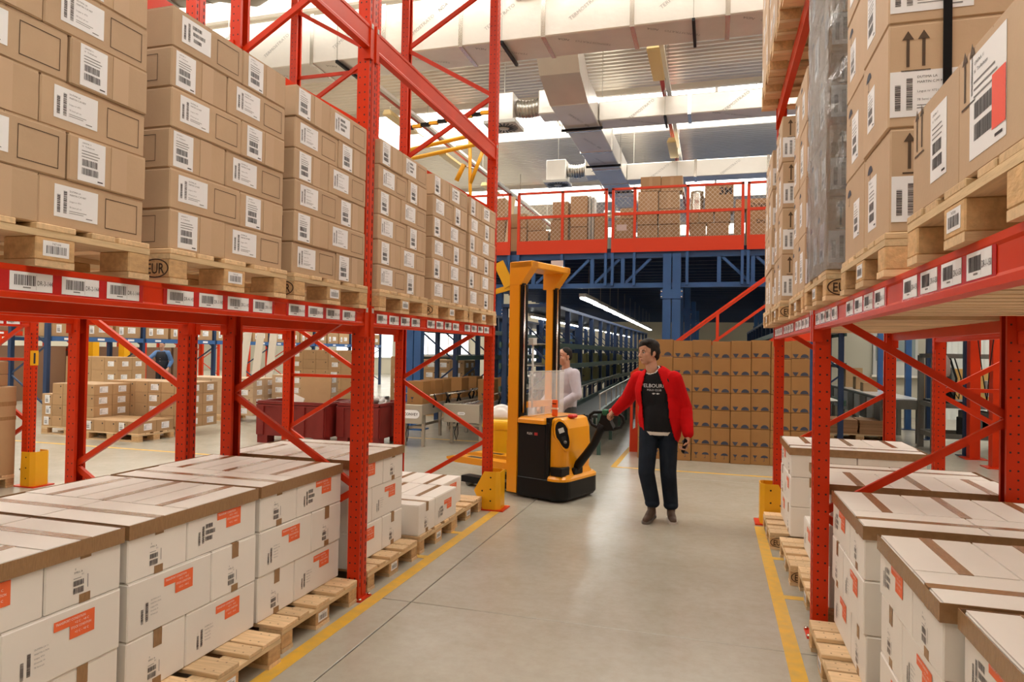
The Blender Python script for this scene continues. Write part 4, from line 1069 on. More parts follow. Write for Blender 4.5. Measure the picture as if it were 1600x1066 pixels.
# crimson plastic pallet boxes
def pallet_box(x, y, label, rz=0, L=1.3):
    r = thing('pallet_box', label, 'pallet box', (x, y, 0), rz, 'crimson pallet boxes'); Wd, H = 1.0, .72
    m_ = MB(); t = .04
    m_.box(0, L, 0, t, .13, H, CRIMSON).box(0, L, Wd - t, Wd, .13, H, CRIMSON).box(0, t, t, Wd - t, .13, H, CRIMSON).box(L - t, L, t, Wd - t, .13, H, CRIMSON).box(t, L - t, t, Wd - t, .13, .17, CRIMSON)
    ob('walls', m_, r)
    for (a, b) in ((0, L),):
        for z in (H - .05, H - .09): ob('rim', MB().box(-.02, L + .02, -.02, -.0, z, z + .025, CRIMSON), r)
    for z in (H - .05,): ob('rim', MB().box(-.02, 0, -.02, Wd + .02, z, z + .03, CRIMSON), r); ob('rim', MB().box(L, L + .02, -.02, Wd + .02, z, z + .03, CRIMSON), r)
    for xx in (.0, .37, .80, L - .13)[:4 if L > 1 else 1] + ((L - .13,) if L < 1 else ()): ob('rib', MB().box(xx, xx + .13, -.025, 0, .14, H - .09, CRIMSON), r)
    for yy in (.0, .43, Wd - .13): ob('rib', MB().box(-.025, 0, yy, yy + .13, .14, H - .06, CRIMSON), r); ob('rib', MB().box(L, L + .025, yy, yy + .13, .14, H - .06, CRIMSON), r)
    for xx in ((.0, .55, L - .2) if L > 1 else (0, L - .2)):
        for yy in (0, Wd - .2): ob('foot', MB().box(xx, xx + .2, yy, yy + .2, 0, .13, CRIMSON), r)
pallet_box(-7.5, 10.0, 'crimson plastic pallet box with cardboard sheets behind the left rack')
pallet_box(-6.1, 10.25, 'crimson plastic pallet box, right one behind the left rack post', 0, .78)
m_ = MB(); bar(m_, (-6.75, 10.55, .18), (-6.75, 10.6, 1.12), .62, .02, KRAFT3, (0, 1, 0)); tag(ob('cardboard_sheet', m_), 'big cardboard sheet standing in the left crimson pallet box', 'cardboard')
m_ = MB(); bar(m_, (-7.2, 10.3, .2), (-6.98, 10.4, .80), .3, .015, WHITEB, (0, 1, 0)); tag(ob('cardboard_sheet', m_), 'white cardboard scrap sticking out of the left crimson pallet box', 'cardboard')
m_ = MB(); r_ = random.Random(8)
for k in range(26): m_.tube([(-6.05 + r_.uniform(.06, .6), 10.33 + r_.uniform(.0, .6), .6 + r_.uniform(0, .2)) for _ in range(4)], [.03, .06, .05, .02], M('white_film_scrap', (.82, .8, .78), .3), 6)
o = tag(ob('film_scrap', m_), 'crumpled white plastic film filling the right crimson pallet box', 'film scrap', kind='stuff')
# blue racks behind
def back_rack(x, y0, n, label, m=BLUE, pm=BLUED, z=1.80, goods=True, bay=2.7, depth=1.1, h=2.9, gm=KRAFT3, nm='blue'):
    r = thing('pallet_rack', label, 'pallet rack', (x, y0, 0))
    pme = pmesh('bpost%s%d' % (pm.name, int(h * 10)), lambda: MB().box(-.05, .05, -.045, .045, 0, h, pm))
    for k in range(n + 1):
        for xx in (0, -depth): ob('upright_post', pme, r, (xx, k * bay, 0))
        for a, b in ((.2, .9), (1.6, .9), (1.6, 2.3)):
            m_ = MB(); bar(m_, (0, k * bay, a), (-depth, k * bay, b), .03, .035, pm, (0, 1, 0)); ob('brace', m_, r)
        if k < n:
            for xx in (.055, -depth - .055):
                b = ob('beam', pmesh('bbeam%s' % m.name, lambda: MB().box(-.025, .025, .05, bay - .05, -.11, 0, m)), r, (xx, k * bay, z))
                if xx > 0:
                    for q in range(3): ob('location_label', pmesh('bl', lambda: MB().box(.0, .0255 - .0235, -.1, .1, -.025, .025, PAPER)), b, (.0255, .45 + q * .9, -.055))
            ob('deck', pmesh('bdeck', lambda: MB().box(-depth + .04, -.04, .05, bay - .05, -.03, -.005, GALV)), r, (0, k * bay, z))
    if goods:
        for k in range(n):
            for q in range(3):
                carton('wide brown carton on the %s, %s bay, %s place' % (nm, NTH[k], NTH[q]), x - .45, y0 + k * bay + .5 + q * .87, z + .001, .9, .78, .42 + random.uniform(-.06, .1), gm, [('shipping_label', BIGL, '+x', .1, .2), ('shipping_label', BIGP, '+x', -.22, .18)], 'cartons on the ' + nm, name='rack_carton')
back_rack(-14.6, 11.9, 6, 'blue beamed pallet rack along the left hall behind the carton stacks', nm='blue beamed rack')
back_rack(-18.5, 10.5, 7, 'red pallet rack far left behind the blue beamed rack', RED, RED, 1.95, gm=M('wrapped_dark_board', (.22, .12, .07), .4), nm='far red rack')
for k in range(8):
    carton('dark wrapped stack on the floor of the far red rack, %s place' % NTH[k], -19.05, 10.5 + (k // 2) * 2.7 + .72 + (k % 2) * 1.26, 0, .9, 1.15, 1.55, MATS['wrapped_dark_board'], [], 'dark wrapped stacks under the far red rack', name='wrapped_stack')
back_rack(-23.5, 12, 6, 'red pallet rack farthest left near the windows', RED, RED, 1.95, gm=WHITEB, nm='farthest red rack')
for k, (x, y) in enumerate(((-17.7, 17.0), (-18.05, 16.2))):
    tag(ob('machine_post', MB().box(x - .11, x + .11, y - .11, y + .11, 0, 2.6, YEL)), 'yellow square post beside the far man, %s of two' % ('right', 'left')[k], 'post', 'yellow posts beside the far man')
for k in range(3):
    m_ = MB(); bar(m_, (-11.2 + k * .42, 14.1, 0.0), (-11.0 + k * .36, 14.3, 2.35), .2, .03, ROOFBEAM, (0, 1, 0))
    tag(ob('tall_plank', m_), 'long white plank standing behind the framed stack, %s of three' % NTH[k], 'plank', 'white planks behind the framed stack')
# yellow tube frame of a lifter high behind the left rack
yl = thing('lifting_frame', 'yellow tube lifting frame with striped bar seen above the left rack', 'lifting frame', (0, 0, 0))
Y_ = 9.0
ob('top_tube', MB().tube([(-4.35, Y_, 4.53), (-3.33, Y_, 4.68)], .03, YEL), yl); ob('second_tube', MB().tube([(-4.2, Y_ - .1, 4.38), (-3.2, Y_ - .1, 4.52)], .03, YEL), yl)
ob('drop_tube', MB().tube([(-3.34, Y_, 4.66), (-3.30, Y_, 3.2)], .026, YEL), yl); ob('slant_tube', MB().tube([(-3.14, Y_, 4.45), (-3.32, Y_, 4.0)], .028, YEL), yl)
ob('lever', MB().tube([(-3.42, Y_, 4.28), (-3.53, Y_, 4.05)], .035, YEL), yl); ob('link', MB().tube([(-3.42, Y_, 4.26), (-3.24, Y_, 4.2)], .014, STEEL), yl)
ob('hanger_tube', MB().tube([(-4.36, Y_, 4.5), (-4.36, Y_, ZC)], .03, YEL), yl)
for k in range(10): ob('stripe', MB().box(-4.35 + k * .13, -4.22 + k * .13, Y_ - .03, Y_ + .03, 4.84 + k * .014, 4.885 + k * .014, YEL if k % 2 else BLACK), yl)
# yellow tilted plate on the mezzanine edge
m_ = MB(); bar(m_, (-3.80, 12.6, 2.90), (-4.03, 12.6, 3.36), .05, .2, YEL, (1, 0, 0)); bar(m_, (-3.78, 12.62, 2.88), (-4.25, 12.62, 2.75), .05, .1, YEL, (0, 0, 1)); m_.box(-4.0, -3.96, 12.6, 12.86, 3.25, 3.29, YEL)
tag(ob('yellow_arm', m_), 'yellow angled arm fixed to the truss beside the left rack end', 'arm')

# ------------------------------------------------------------------ roller conveyors with the maker plate
def roller_conveyor(x0, x1, y0, y1, z, label, legs, plate=None):
    r = thing('roller_conveyor', label, 'conveyor', (x0, y0, 0)); w = x1 - x0; L = y1 - y0
    for xx in (0, w): ob('side_rail', MB().box(xx - .015, xx + .015, 0, L, z - .16, z + .02, STAIN), r)
    m_ = MB()
    for k in range(int(L / .11)): m_.tube([(.02, .06 + k * .11, z - .03), (w - .02, .06 + k * .11, z - .03)], .028, STEEL, 8)
    o = ob('rollers', m_, r); o['kind'] = 'stuff'
    ob('end_cover', MB().cbox(-.03, w + .03, -.06, 0, z - .3, z + .02, STAIN, .006), r)
    for y in legs:
        for xx in (.03, w - .03): ob('leg', pmesh('rleg%d' % int(z * 100), lambda: MB().box(-.025, .025, -.025, .025, 0, z - .15, STAIN)), r, (xx, y, 0))
        ob('cross_bar', MB().box(.03, w - .03, y - .015, y + .015, .3, .34, STAIN), r)
    ob('long_bar', MB().box(-.01, .01, .1, L - .1, .25, .30, STAIN), r)
    for s, xx in ((1, -.06), (-1, w + .06)):
        m_ = MB(); m_.tube([(xx, .2, z + .17), (xx, L, z + .17)], .012, STEEL, 6); ob('guide_rail', m_, r)
        for k in range(int(L / .55)):
            m_ = MB(); m_.tube([(xx - s * .0, .35 + k * .55, z - .05), (xx - s * .05, .33 + k * .55, z + .10), (xx, .35 + k * .55, z + .18)], [.018, .022, .016], BLACK, 6); ob('guide_bracket', m_, r)
    m_ = MB(); m_.tube([(w * .3, .08, z - .3), (w * .34, .05, z - .5), (w * .28, .06, z - .62), (w * .22, .06, z - .48), (w * .3, .08, z - .32)], .008, BLACK, 5); ob('cable', m_, r)
    if plate:
        m_ = MB(); n = 10; a, b = plate; pts = []
        for sx, a0 in ((1, -math.pi / 2), (-1, math.pi / 2)):
            for k in range(n + 1): t = a0 + math.pi * k / n; pts.append((sx * 0 + (a - b) * sx + b * math.cos(t), b * math.sin(t)))
        m_.prism(pts, -.002, 0, INKB, 'z'); m_.prism([(px * .985, py * .95) for px, py in pts], -.001, .0006, PAPER, 'z')
        text_into(m_, 'CONVEY', b * .85, INK, -a * .52, -b * .30, .001, bold=.02)
        nn = 16; vs = []
        for k in range(nn):
            t = 2 * math.pi * k / nn
            for q in (1, .8): vs.append((-a * .72 + b * .4 * q * math.cos(t), b * .32 * q * math.sin(t), .001))
        m_.add(vs, [(2 * k, 2 * ((k + 1) % nn), 2 * ((k + 1) % nn) + 1, 2 * k + 1) for k in range(nn)], ORANGE)
        ob('maker_plate', m_, r, (w * .5, -.063, z - .14), rotto((0, -1, 0)))
    return r
roller_conveyor(-5.06, -4.66, 10.5, 12.4, .70, 'grey roller conveyor with an oval lettered plate behind the left rack', (.15, 1.7), (.19, .075))
roller_conveyor(-4.46, -3.86, 11.1, 16.5, .69, 'grey roller conveyor carrying tall cartons, right of the lettered one', (.2, 1.6, 3.2, 4.8), (.07, .026))
roller_conveyor(-5.12, -4.68, 12.5, 17.0, .70, 'grey roller conveyor in line behind the lettered one', (.3, 2.0, 4.0))
GP = glass_print(.05).mesh('printed_glass')
for k, (x, y, w) in enumerate(((-4.83, 10.75, .33), (-4.84, 11.3, .33), (-4.85, 11.75, .36), (-4.82, 12.6, .4), (-4.8, 13.4, .4), (-4.1, 12.3, .34), (-4.1, 12.9, .34), (-4.1, 13.6, .36), (-4.1, 14.4, .36))):
    carton('tall orange brown carton on the %s conveyor, %s from the front' % ('left' if k < 5 else 'right', NTH[k if k < 5 else k - 5]), x, y, .706, .29, w, .40, KRAFT2, [('printed_glass', GP, '-y', -.05, .1)], 'tall cartons on the roller conveyors', name='conveyor_carton')
# yellow bin with a grey dome lid
bn = thing('dome_bin', 'yellow round bin with a grey dome lid behind the stacker truck', 'bin', (-2.72, 8.75, 0))
ob('body', MB().lathe([(.20, 0), (.215, .3), (.23, .55), (.235, .62), (.225, .72)], M('bin_yellow', (.85, .50, .02), .3), 24), bn)
ob('bag_rim', MB().lathe([(.24, .60), (.262, .63), (.25, .70), (.235, .74)], MATS['bin_yellow'], 24), bn)
ob('dome', MB().lathe([(.185 * math.cos(t * math.pi / 16), .74 + .19 * math.sin(t * math.pi / 16)) for t in range(8)] + [(.004, .93)], M('dome_grey', (.66, .64, .6), .2, coat=.5), 24), bn)
ob('wedge', MB().lathe([(.188 * math.cos(t * math.pi / 16), .74 + .193 * math.sin(t * math.pi / 16)) for t in range(8)] + [(.004, .934)], MATS['bin_yellow'], 24), bn).scale = (.5, .98, .96)
# ------------------------------------------------------------------ machines and goods in the hall on the right
for k, (x, y) in enumerate(((4.1, 19.4), (4.3, 17.6), (4.2, 15.6), (4.14, 13.25))):
    r = thing('steel_post', 'blue square steel post behind the right rack, %s from the back' % NTH[k], 'post', (x, y, 0), 0, 'blue posts behind the right rack')
    ob('shaft', MB().box(-.06, .06, -.06, .06, .012, 3.42, BLUED if k in (2, 3) else BLUE), r); ob('foot_plate', MB().box(-.14, .14, -.14, .14, 0, .012, BLUED), r)
pf = thing('red_portal', 'red steel portal frame among the machines behind the right rack', 'steel frame', (4.13, 12.0, 0))
for k, y in enumerate((0, .95)): ob('column', MB().box(-.075, .075, y - .08, y + .08, 0, 2.8, RED), pf); ob('foot_plate', MB().box(-.16, .16, y - .16, y + .16, 0, .014, RED), pf)
ob('header', MB().box(-.06, .06, 0, .95, 2.62, 2.8, RED), pf); ob('boom', MB().box(-.62, .0, .40, .48, 2.66, 2.74, RED), pf)
# long belt with a bright top
bc = thing('belt_conveyor', 'long grey conveyor with a bright top along the right hall', 'conveyor', (3.5, 15.6, 0))
ob('bed', MB().box(-.35, .35, -1.0, 5.2, .66, .84, GREY), bc); ob('bright_top', MB().box(-.33, .33, -1.0, 5.2, .84, .86, M('white_belt', (.85, .88, .9), .15)), bc)
for k in range(5):
    for s in (-.3, .3): ob('leg', pmesh('rbleg', lambda: MB().box(-.04, .04, -.04, .04, 0, .66, GREY)), bc, (s, -.8 + k * 1.45, 0))
for k in range(9): ob('side_plate', MB().box(-.38, -.35, -.9 + k * .68, -.35 + k * .68, .35, .8, GREYL if k % 2 else GREY), bc)
for k, (x, y, w, h) in enumerate(((3.5, 19.6, .4, .5), (3.5, 18.4, .35, .3), (3.45, 17.4, .3, .2))):
    carton('tan carton on the bright topped conveyor, %s from the back' % NTH[k], x, y, .861, w, w, h, KRAFT3, [], 'cartons on the bright conveyor')
for k in range(3):
    for q in range(3):
        carton('orange tan carton beyond the bright conveyor, %s row, %s column' % (NTH[k], NTH[q]), 4.75 + q * .42, 17.2, .65 + k * .26 if k else .65, .41, .4, .255, M('amber_board', (.58, .34, .10), .6, var=.05), [], 'orange tan cartons on the side table')
st_ = thing('side_table', 'grey table carrying orange tan cartons behind the right rack', 'table', (5.17, 17.2, 0))
ob('table_top', MB().box(-.75, .75, -.3, .3, .6, .649, GREY), st_)
for sx in (-.7, .7):
    for sy in (-.25, .25): ob('leg', pmesh('stleg', lambda: MB().box(-.03, .03, -.03, .03, 0, .6, GREY)), st_, (sx, sy, 0))
# stacks of flat cardboard on a pallet
pallet('pine pallet under the flat cardboard stacks behind the right rack', 3.35, 15.0, 0, 1, False, False, None, detail=False)
for q in range(2):
    for k in range(14):
        o = ob('cardboard_blank', pmesh('blank%d' % q, lambda: MB().box(-.27, .27, -.36, .36, 0, .017, M('flat_board', (.40, .22, .11), .7, var=.15))), None, (2.44 + q * .58 + random.uniform(-.012, .012), 15.0 + random.uniform(-.012, .012), .145 + k * .0195))
        tag(o, 'flat cardboard blank, %s from the bottom of the %s flat stack' % ((NTH + ['thirteenth', 'fourteenth'])[k], ('left', 'right')[q]), 'cardboard', 'flat cardboard blanks')
carton('tan carton beside the flat cardboard stacks', 2.02, 15.05, 0, .3, .6, .36, KRAFT3, [], None)
# packing machines: dark frames, tables, cylinders, cables
def machine(x, y, w, d, h, label, seed):
    rr = random.Random(seed); r = thing('packing_machine', label, 'machine', (x, y, 0))
    for sx in (0, w):
        for sy in (0, d): ob('frame_post', MB().box(sx - .045, sx + .045, sy - .045, sy + .045, 0, h, GREY), r)
    for z in (h - .05, .78, .25):
        for sy in (0, d): ob('frame_rail', MB().box(0, w, sy - .035, sy + .035, z, z + .08, GREY), r)
        for sx in (0, w): ob('frame_rail', MB().box(sx - .03, sx + .03, 0, d, z, z + .08, GREY), r)
    ob('table', MB().box(.03, w - .03, .03, d - .03, .86, .9, DARK), r)
    for k in range(4):
        xx = rr.uniform(.1, w - .15); hh = rr.uniform(.35, .85)
        ob('cylinder', MB().lathe([(.05, 0), (.05, hh), (.03, hh + .02), (.03, hh + .15)], rr.choice((DARK, GREYL, GREY)), 12, Matrix.Translation((xx, rr.uniform(.1, d - .1), .9))), r)
    for k in range(3):
        xx = rr.uniform(.1, w - .4); ww = rr.uniform(.15, .4); hh = rr.uniform(.2, .45)
        ob('housing', MB().cbox(xx, xx + ww, .06, .36, .30 + .0, .32 + hh, rr.choice((DARK, GREY, BLACK)), .01), r)
    ob('control_box', MB().cbox(w * .6, w * .6 + .22, -.12, -.03, 1.0, 1.28, GREYL, .01), r); ob('screen', MB().box(w * .6 + .03, w * .6 + .19, -.125, -.12, 1.12, 1.25, DARK), r)
    for k in range(3):
        a = rr.uniform(.05, w); m_ = MB(); m_.tube([(a, .1, h), (a + .1, .05, h - .4), (a + .05, 0, h - .75), (a - .1, -.02, h - .5)], .012, BLACK, 5); ob('cable', m_, r)
    return r
machine(3.72, 13.55, 1.25, .8, 1.7, 'dark packing machine frame with cylinders behind the right rack, left one', 2)
machine(4.75, 12.3, 1.5, .8, 1.6, 'grey packing machine with table behind the right rack, middle one', 5)
machine(5.3, 14.0, 2.0, 1.0, 1.7, 'wide grey packing machine behind the right rack, right one', 7)
machine(4.35, 10.4, 1.5, .9, 1.45, 'nearest grey packing machine behind the right rack', 9)
for k, x in enumerate((5.6, 6.6, 7.6, 8.6, 9.8)):
    r = thing('air_pipe', 'vertical dark pipe on the ribbed white wall, %s from the left' % NTH[k], 'pipe', (x, 20.7, 0), 0, 'pipes on the ribbed wall')
    ob('shaft', MB().lathe([(.07, 0), (.07, 3.5)], GREY, 10), r); ob('valve', MB().lathe([(.13, 1.35), (.13, 1.75), (.09, 1.9)], GREY, 10), r)
hg = thing('hanging_tool', 'grey screwdriver tool hanging beside the red posts on the right', 'tool', (3.58, 12.44, 1.36))
ob('body', MB().lathe([(.045, 0), (.06, .05), (.06, .26), (.03, .30), (.012, .34)], M('tool_grey', (.3, .24, .23), .4), 14), hg); ob('tip', MB().lathe([(.02, -.12), (.02, 0)], STEEL, 10), hg); ob('handle', MB().cbox(-.10, -.05, -.03, .03, .12, .26, BLACK, .01), hg)
ob('cable', MB().tube([(0, 0, .34), (.01, 0, .8), (0, 0, 1.302)], .006, BLACK, 5), hg)
for k, s in enumerate((-1, 1)):
    m_ = MB(); m_.tube([(4.2 + .02 * s, 12.45, 1.48), (4.2 + .3 * s, 12.45, 2.4)], .008, BLACK, 5); m_.tube([(4.2 + .02 * s, 12.45, 1.48), (4.2 + .015 * s, 12.45, 1.38)], .02, BLACK, 6)
m_ = MB()
for s in (-1, 1): m_.tube([(3.95 + .02, 11.9, 1.0), (3.95 + .05 * s, 11.9, 1.5), (3.95 + .24 * s, 11.9, 3.1)], .008, BLACK, 5)
tag(ob('air_hose', m_), 'v shaped black air hoses hanging behind the right rack', 'hose')
# clear film scrap hanging from the right beam
m_ = MB(); m_.tube([(RXR - .03, 2.9, RB - .10), (RXR - .05, 2.9, RB - .14), (RXR - .04, 2.92, RB - .2), (RXR - .06, 2.9, RB - .25)], [.01, .03, .02, .004], M('film_scrap_clear', (.85, .78, .7), .2, alpha=.5), 8)
tag(ob('film_scrap', m_), 'small clear film scrap hanging from the rear beam of the right rack', 'film scrap')
# ------------------------------------------------------------------ walkie stacker truck
TX, TY, TR = -1.52, 7.18, math.atan2(-.349, .937)
tk = thing('stacker_truck', 'yellow and black pedestrian stacker truck held by the man in red', 'stacker truck', (TX, TY, 0), TR)
def rrect(x0, x1, y0, y1, r, n=6, only=None):
    pts = []
    for cx, cy, a, k in ((x1 - r, y0 + r, -90, 1), (x1 - r, y1 - r, 0, 1), (x0 + r, y1 - r, 90, 0), (x0 + r, y0 + r, 180, 0)):
        if only == 'right' and not k:
            pts.append((x0, y1) if a == 90 else (x0, y0)); continue
        for i in range(n + 1):
            t = math.radians(a + 90 * i / n); pts.append((cx + r * math.cos(t), cy + r * math.sin(t)))
    return pts
def loft(secs, m):
    me = MB(); n = len(secs[0][0]); vs = []; fs = []
    for pts, z in secs: vs += [(x, y, z) for x, y in pts]
    for i in range(len(secs) - 1):
        for k in range(n): fs.append((i * n + k, i * n + (k + 1) % n, (i + 1) * n + (k + 1) % n, (i + 1) * n + k))
    fs.append(tuple(range(n))[::-1]); fs.append(tuple((len(secs) - 1) * n + k for k in range(n)))
    return me.add(vs, fs, m, None, False)
ch = ob('chassis_skirt', loft([(rrect(-.62, -.03, .02, .77, .12, only='right'), .025), (rrect(-.62, 0, 0, .79, .14, only='right'), .06), (rrect(-.62, 0, 0, .79, .14, only='right'), .235), (rrect(-.62, -.02, .015, .775, .13, only='right'), .25)], BLACK), tk)
ob('battery_panel', MB().cbox(-.63, -.25, .008, .78, .05, .845, BLACKM, .012), tk)
ob('corner_post', MB().cbox(-.25, -.205, .012, .775, .2, .865, BLACK, .008), tk)
mp = MB(); text_into(mp, 'FLEX', .035, M('badge_white', (.8, .75, .7), .5), 0, 0, 0, bold=.01); mp.quad(.10, .145, -.004, .028, 0, M('badge_red', (.5, .03, .03), .5))
ob('badge', mp, tk, (-.50, .006, .72), rotto((0, -1, 0)))
ob('battery_lid', loft([(rrect(-.64, -.25, -.012, .79, .04), .845), (rrect(-.64, -.25, -.012, .79, .04), .885), (rrect(-.62, -.25, .02, .77, .04), .912)], YELP), tk)
hd = ob('motor_hood', loft([(rrect(-.21, -.03, .03, .76, .13, only='right'), .25), (rrect(-.21, -.07, .045, .745, .14, only='right'), .34), (rrect(-.21, -.055, .045, .745, .14, only='right'), .55), (rrect(-.21, -.075, .05, .74, .13, only='right'), .80), (rrect(-.21, -.115, .07, .72, .09, only='right'), .895), (rrect(-.21, -.15, .11, .68, .06, only='right'), .915)], YELP), tk)
ob('foot_ledge', loft([(rrect(-.21, .004, -.004, .794, .145, only='right'), .235), (rrect(-.21, .004, -.004, .794, .145, only='right'), .262), (rrect(-.21, -.02, .02, .77, .14, only='right'), .285)], YELP), tk)
ob('hood_gap', MB().box(-.252, -.205, .02, .77, .866, .918, BLACK), tk)
# display on the rounded near corner
n = Vector((.80, -.60, .12)).normalized(); R_ = rotto(n)
dp = MB(); nn = 20
def drop(s, z): return [(s * .058 * math.cos(2 * math.pi * k / nn) * (1 if math.sin(2 * math.pi * k / nn) > 0 else .8), s * .115 * math.sin(2 * math.pi * k / nn), z) for k in range(nn)]
dp.add(drop(1.18, -.03) + drop(1.18, .004), [tuple(range(nn, 2 * nn))] + [(k, (k + 1) % nn, nn + (k + 1) % nn, nn + k) for k in range(nn)], YELP)
dp.add(drop(1, .0055), [tuple(range(nn))], BLACK); dp.quad(-.025, .022, .02, .06, .007, GREYL); dp.quad(-.02, .018, -.045, -.01, .007, DARK); dp.lathe([(.014, .006), (.014, .012)], GREY, 10, Matrix.Translation((0, -.06, 0)))
o = ob('display_panel', dp, tk); o.matrix_local = Matrix.Translation((-.092, .108, .735)) @ R_.to_4x4() @ Matrix.Rotation(.3, 4, 'Z') @ Matrix.Scale(1.35, 4)
ob('drive_vent', MB().cbox(-.20, -.05, .028, .2, .29, .385, BLACK, .008), tk)
ob('emergency_button', MB().cbox(-.16, -.09, .30, .42, .905, .945, M('button_red', (.6, .02, .015), .35), .012), tk)
ob('handset', MB().cbox(-.37, -.30, .30, .33, .912, 1.10, M('handset_orange', (.85, .12, .015), .4), .008).box(-.362, -.308, .298, .30, 1.05, 1.06, BLACK).box(-.373, -.297, .295, .335, .99, 1.01, M('cream_band', (.8, .62, .5), .5)), tk)
# tiller
ta = MB(); ta.tube([(-.12, .36, .30), (-.03, .36, .40), (.07, .355, .52), (.17, .35, .65), (.235, .35, .78), (.27, .35, .865)], [.056, .052, .048, .046, .048, .052], BLACK, 10); ob('tiller_arm', ta, tk)
ob('tiller_pivot', MB().cbox(-.16, -.03, .27, .45, .285, .36, BLACK, .01), tk)
th = MB(); c = (.31, .35, .925)
loop = [(.315 - .215, .905), (.11, .955), (.16, .99), (.31, 1.0), (.46, .99), (.515, .955), (.525, .905), (.49, .85), (.40, .82), (.31, .81), (.22, .82), (.135, .85), (.10, .905)]
th.tube([(x, .35, z) for x, z in loop], .018, BLACK, 8, cap=False); ob('handle_loop', th, tk)
ob('handle_body', MB().prism([(.20, .82), (.42, .82), (.37, .91), (.36, .985), (.27, .985), (.25, .91)], .315, .385, BLACK, 'y'), tk)
ob('belly_button', MB().cbox(.355, .47, .31, .40, .97, 1.045, M('button_red', (.6, .02, .015), .35), .014), tk)
ob('green_switch', MB().cbox(.27, .345, .315, .385, .955, 1.03, M('switch_green', (.01, .12, .05), .4), .012), tk)
# mast
def chan(y0, y1): return MB().box(-.77 if y0 < .3 else -.725, -.635, y0, y1, .05, 2.46, YELP)
for y0, y1 in ((.0, .11), (.68, .79)):
    ob('mast_column', chan(y0, y1), tk)
    ob('inner_channel', MB().box(-.635, -.605, y0 + .02, y1 - .02, .9, 2.42, BLACKM), tk)
    ob('lift_cylinder', MB().lathe([(.022, .95), (.022, 2.4)], STEEL, 12, Matrix.Translation((-.588, (y0 + y1) / 2, 0))), tk)
    ob('lift_chain', MB().box(-.572, -.560, (y0 + y1) / 2 - .015, (y0 + y1) / 2 + .015, .95, 2.40, BLACK), tk)
    ob('gusset', MB().prism([(-.77, 2.40), (-.62, 2.40), (-.46, 2.60), (-.46, 2.66), (-.77, 2.66)], y0 - .005, y1 + .005, YELP, 'y'), tk)
ob('crosshead', MB().cbox(-.765, -.46, -.005, .795, 2.585, 2.665, YELP, .012), tk)
ob('hose_block', MB().cbox(-.60, -.53, .14, .22, 1.72, 1.80, GREYL, .005), tk); ob('hose', MB().tube([(-.56, .18, 1.72), (-.56, .18, 1.0)], .012, GREYL, 8), tk)
ob('screen', MB().box(-.505, -.50, .03, .76, .92, 1.42, CLEAR), tk)
ob('screen_edge', MB().box(-.508, -.497, .03, .76, 1.415, 1.425, GREYL), tk)
ob('lower_brace', MB().box(-.66, -.6, .1, .7, 1.0, 1.07, YELP), tk)
# carriage and forks
ob('fork_carriage', MB().box(-.84, -.775, .08, .71, .28, .62, YELP), tk)
for y in (.10, .50):
    me = MB(); me.prism([(-.80, .27), (-.80, .345), (-1.68, .345), (-1.79, .325), (-1.79, .30), (-1.65, .27)], y, y + .19, YELP, 'y'); fk = ob('fork', me, tk)
    ob('fork_slot', MB().box(-1.5, -1.28, y + .05, y + .14, .3452, .3462, DARK), fk)
    ob('support_leg', MB().box(-1.55, -.6, y + .01, y + .16, .045, .12, BLACK), tk)
    ob('load_wheel', MB().lathe([(.04, -.06), (.04, .06)], GREY, 14, Matrix.Translation((-1.46, y + .09, .042)) @ Matrix.Rotation(math.pi / 2, 4, 'X')), tk)
for y in (.12, .6): ob('drive_wheel', MB().lathe([(.06, -.04), (.06, .04)], GREY, 14, Matrix.Translation((-.2, y, .06)) @ Matrix.Rotation(math.pi / 2, 4, 'X')), tk)
# ------------------------------------------------------------------ people
from mathutils.bvhtree import BVHTree
SKIN = M('skin', (.56, .30, .20), .5, noise=.08, nscale=25)
LIPS = M('lips', (.42, .17, .13), .5)
HAIR = M('dark_hair', (.012, .009, .007), .6, spec=.3, bump=.6, bscale=120)
EYEW = M('eye_white', (.45, .42, .40), .4); EYED = M('eye_dark', (.03, .018, .012), .2)
def V(*a): return Vector(a)
def caps(mb, a, ra, b, rb, m, flat=None, seg=14):
    """closed tapered capsule; flat=(axis, factor) squeezes the section along an axis"""
    a = Vector(a); b = Vector(b); d = (b - a); L = d.length; d.normalize(); u = d.orthogonal().normalized(); w = d.cross(u)
    rings = []
    for t in range(1, 5): ang = math.pi / 2 * (1 - t / 4); rings.append((a - d * ra * math.sin(ang), ra * math.cos(ang)))
    rings.append((b, rb))
    for t in range(1, 4): ang = math.pi / 2 * t / 4; rings.append((b + d * rb * math.sin(ang), rb * math.cos(ang)))
    vs = []; fs = []
    for p, r in rings:
        for k in range(seg):
            q = (u * math.cos(2 * math.pi * k / seg) + w * math.sin(2 * math.pi * k / seg)) * r
            if flat: ax = Vector(flat[0]).normalized(); q = q - ax * q.dot(ax) * (1 - flat[1])
            vs.append(p + q)
    n = len(rings)
    for i in range(n - 1):
        for k in range(seg): fs.append((i * seg + k, i * seg + (k + 1) % seg, (i + 1) * seg + (k + 1) % seg, (i + 1) * seg + k))
    fs.append(tuple(range(seg))[::-1]); fs.append(tuple((n - 1) * seg + k for k in range(seg)))
    mb.add(vs, fs, m, None, True)
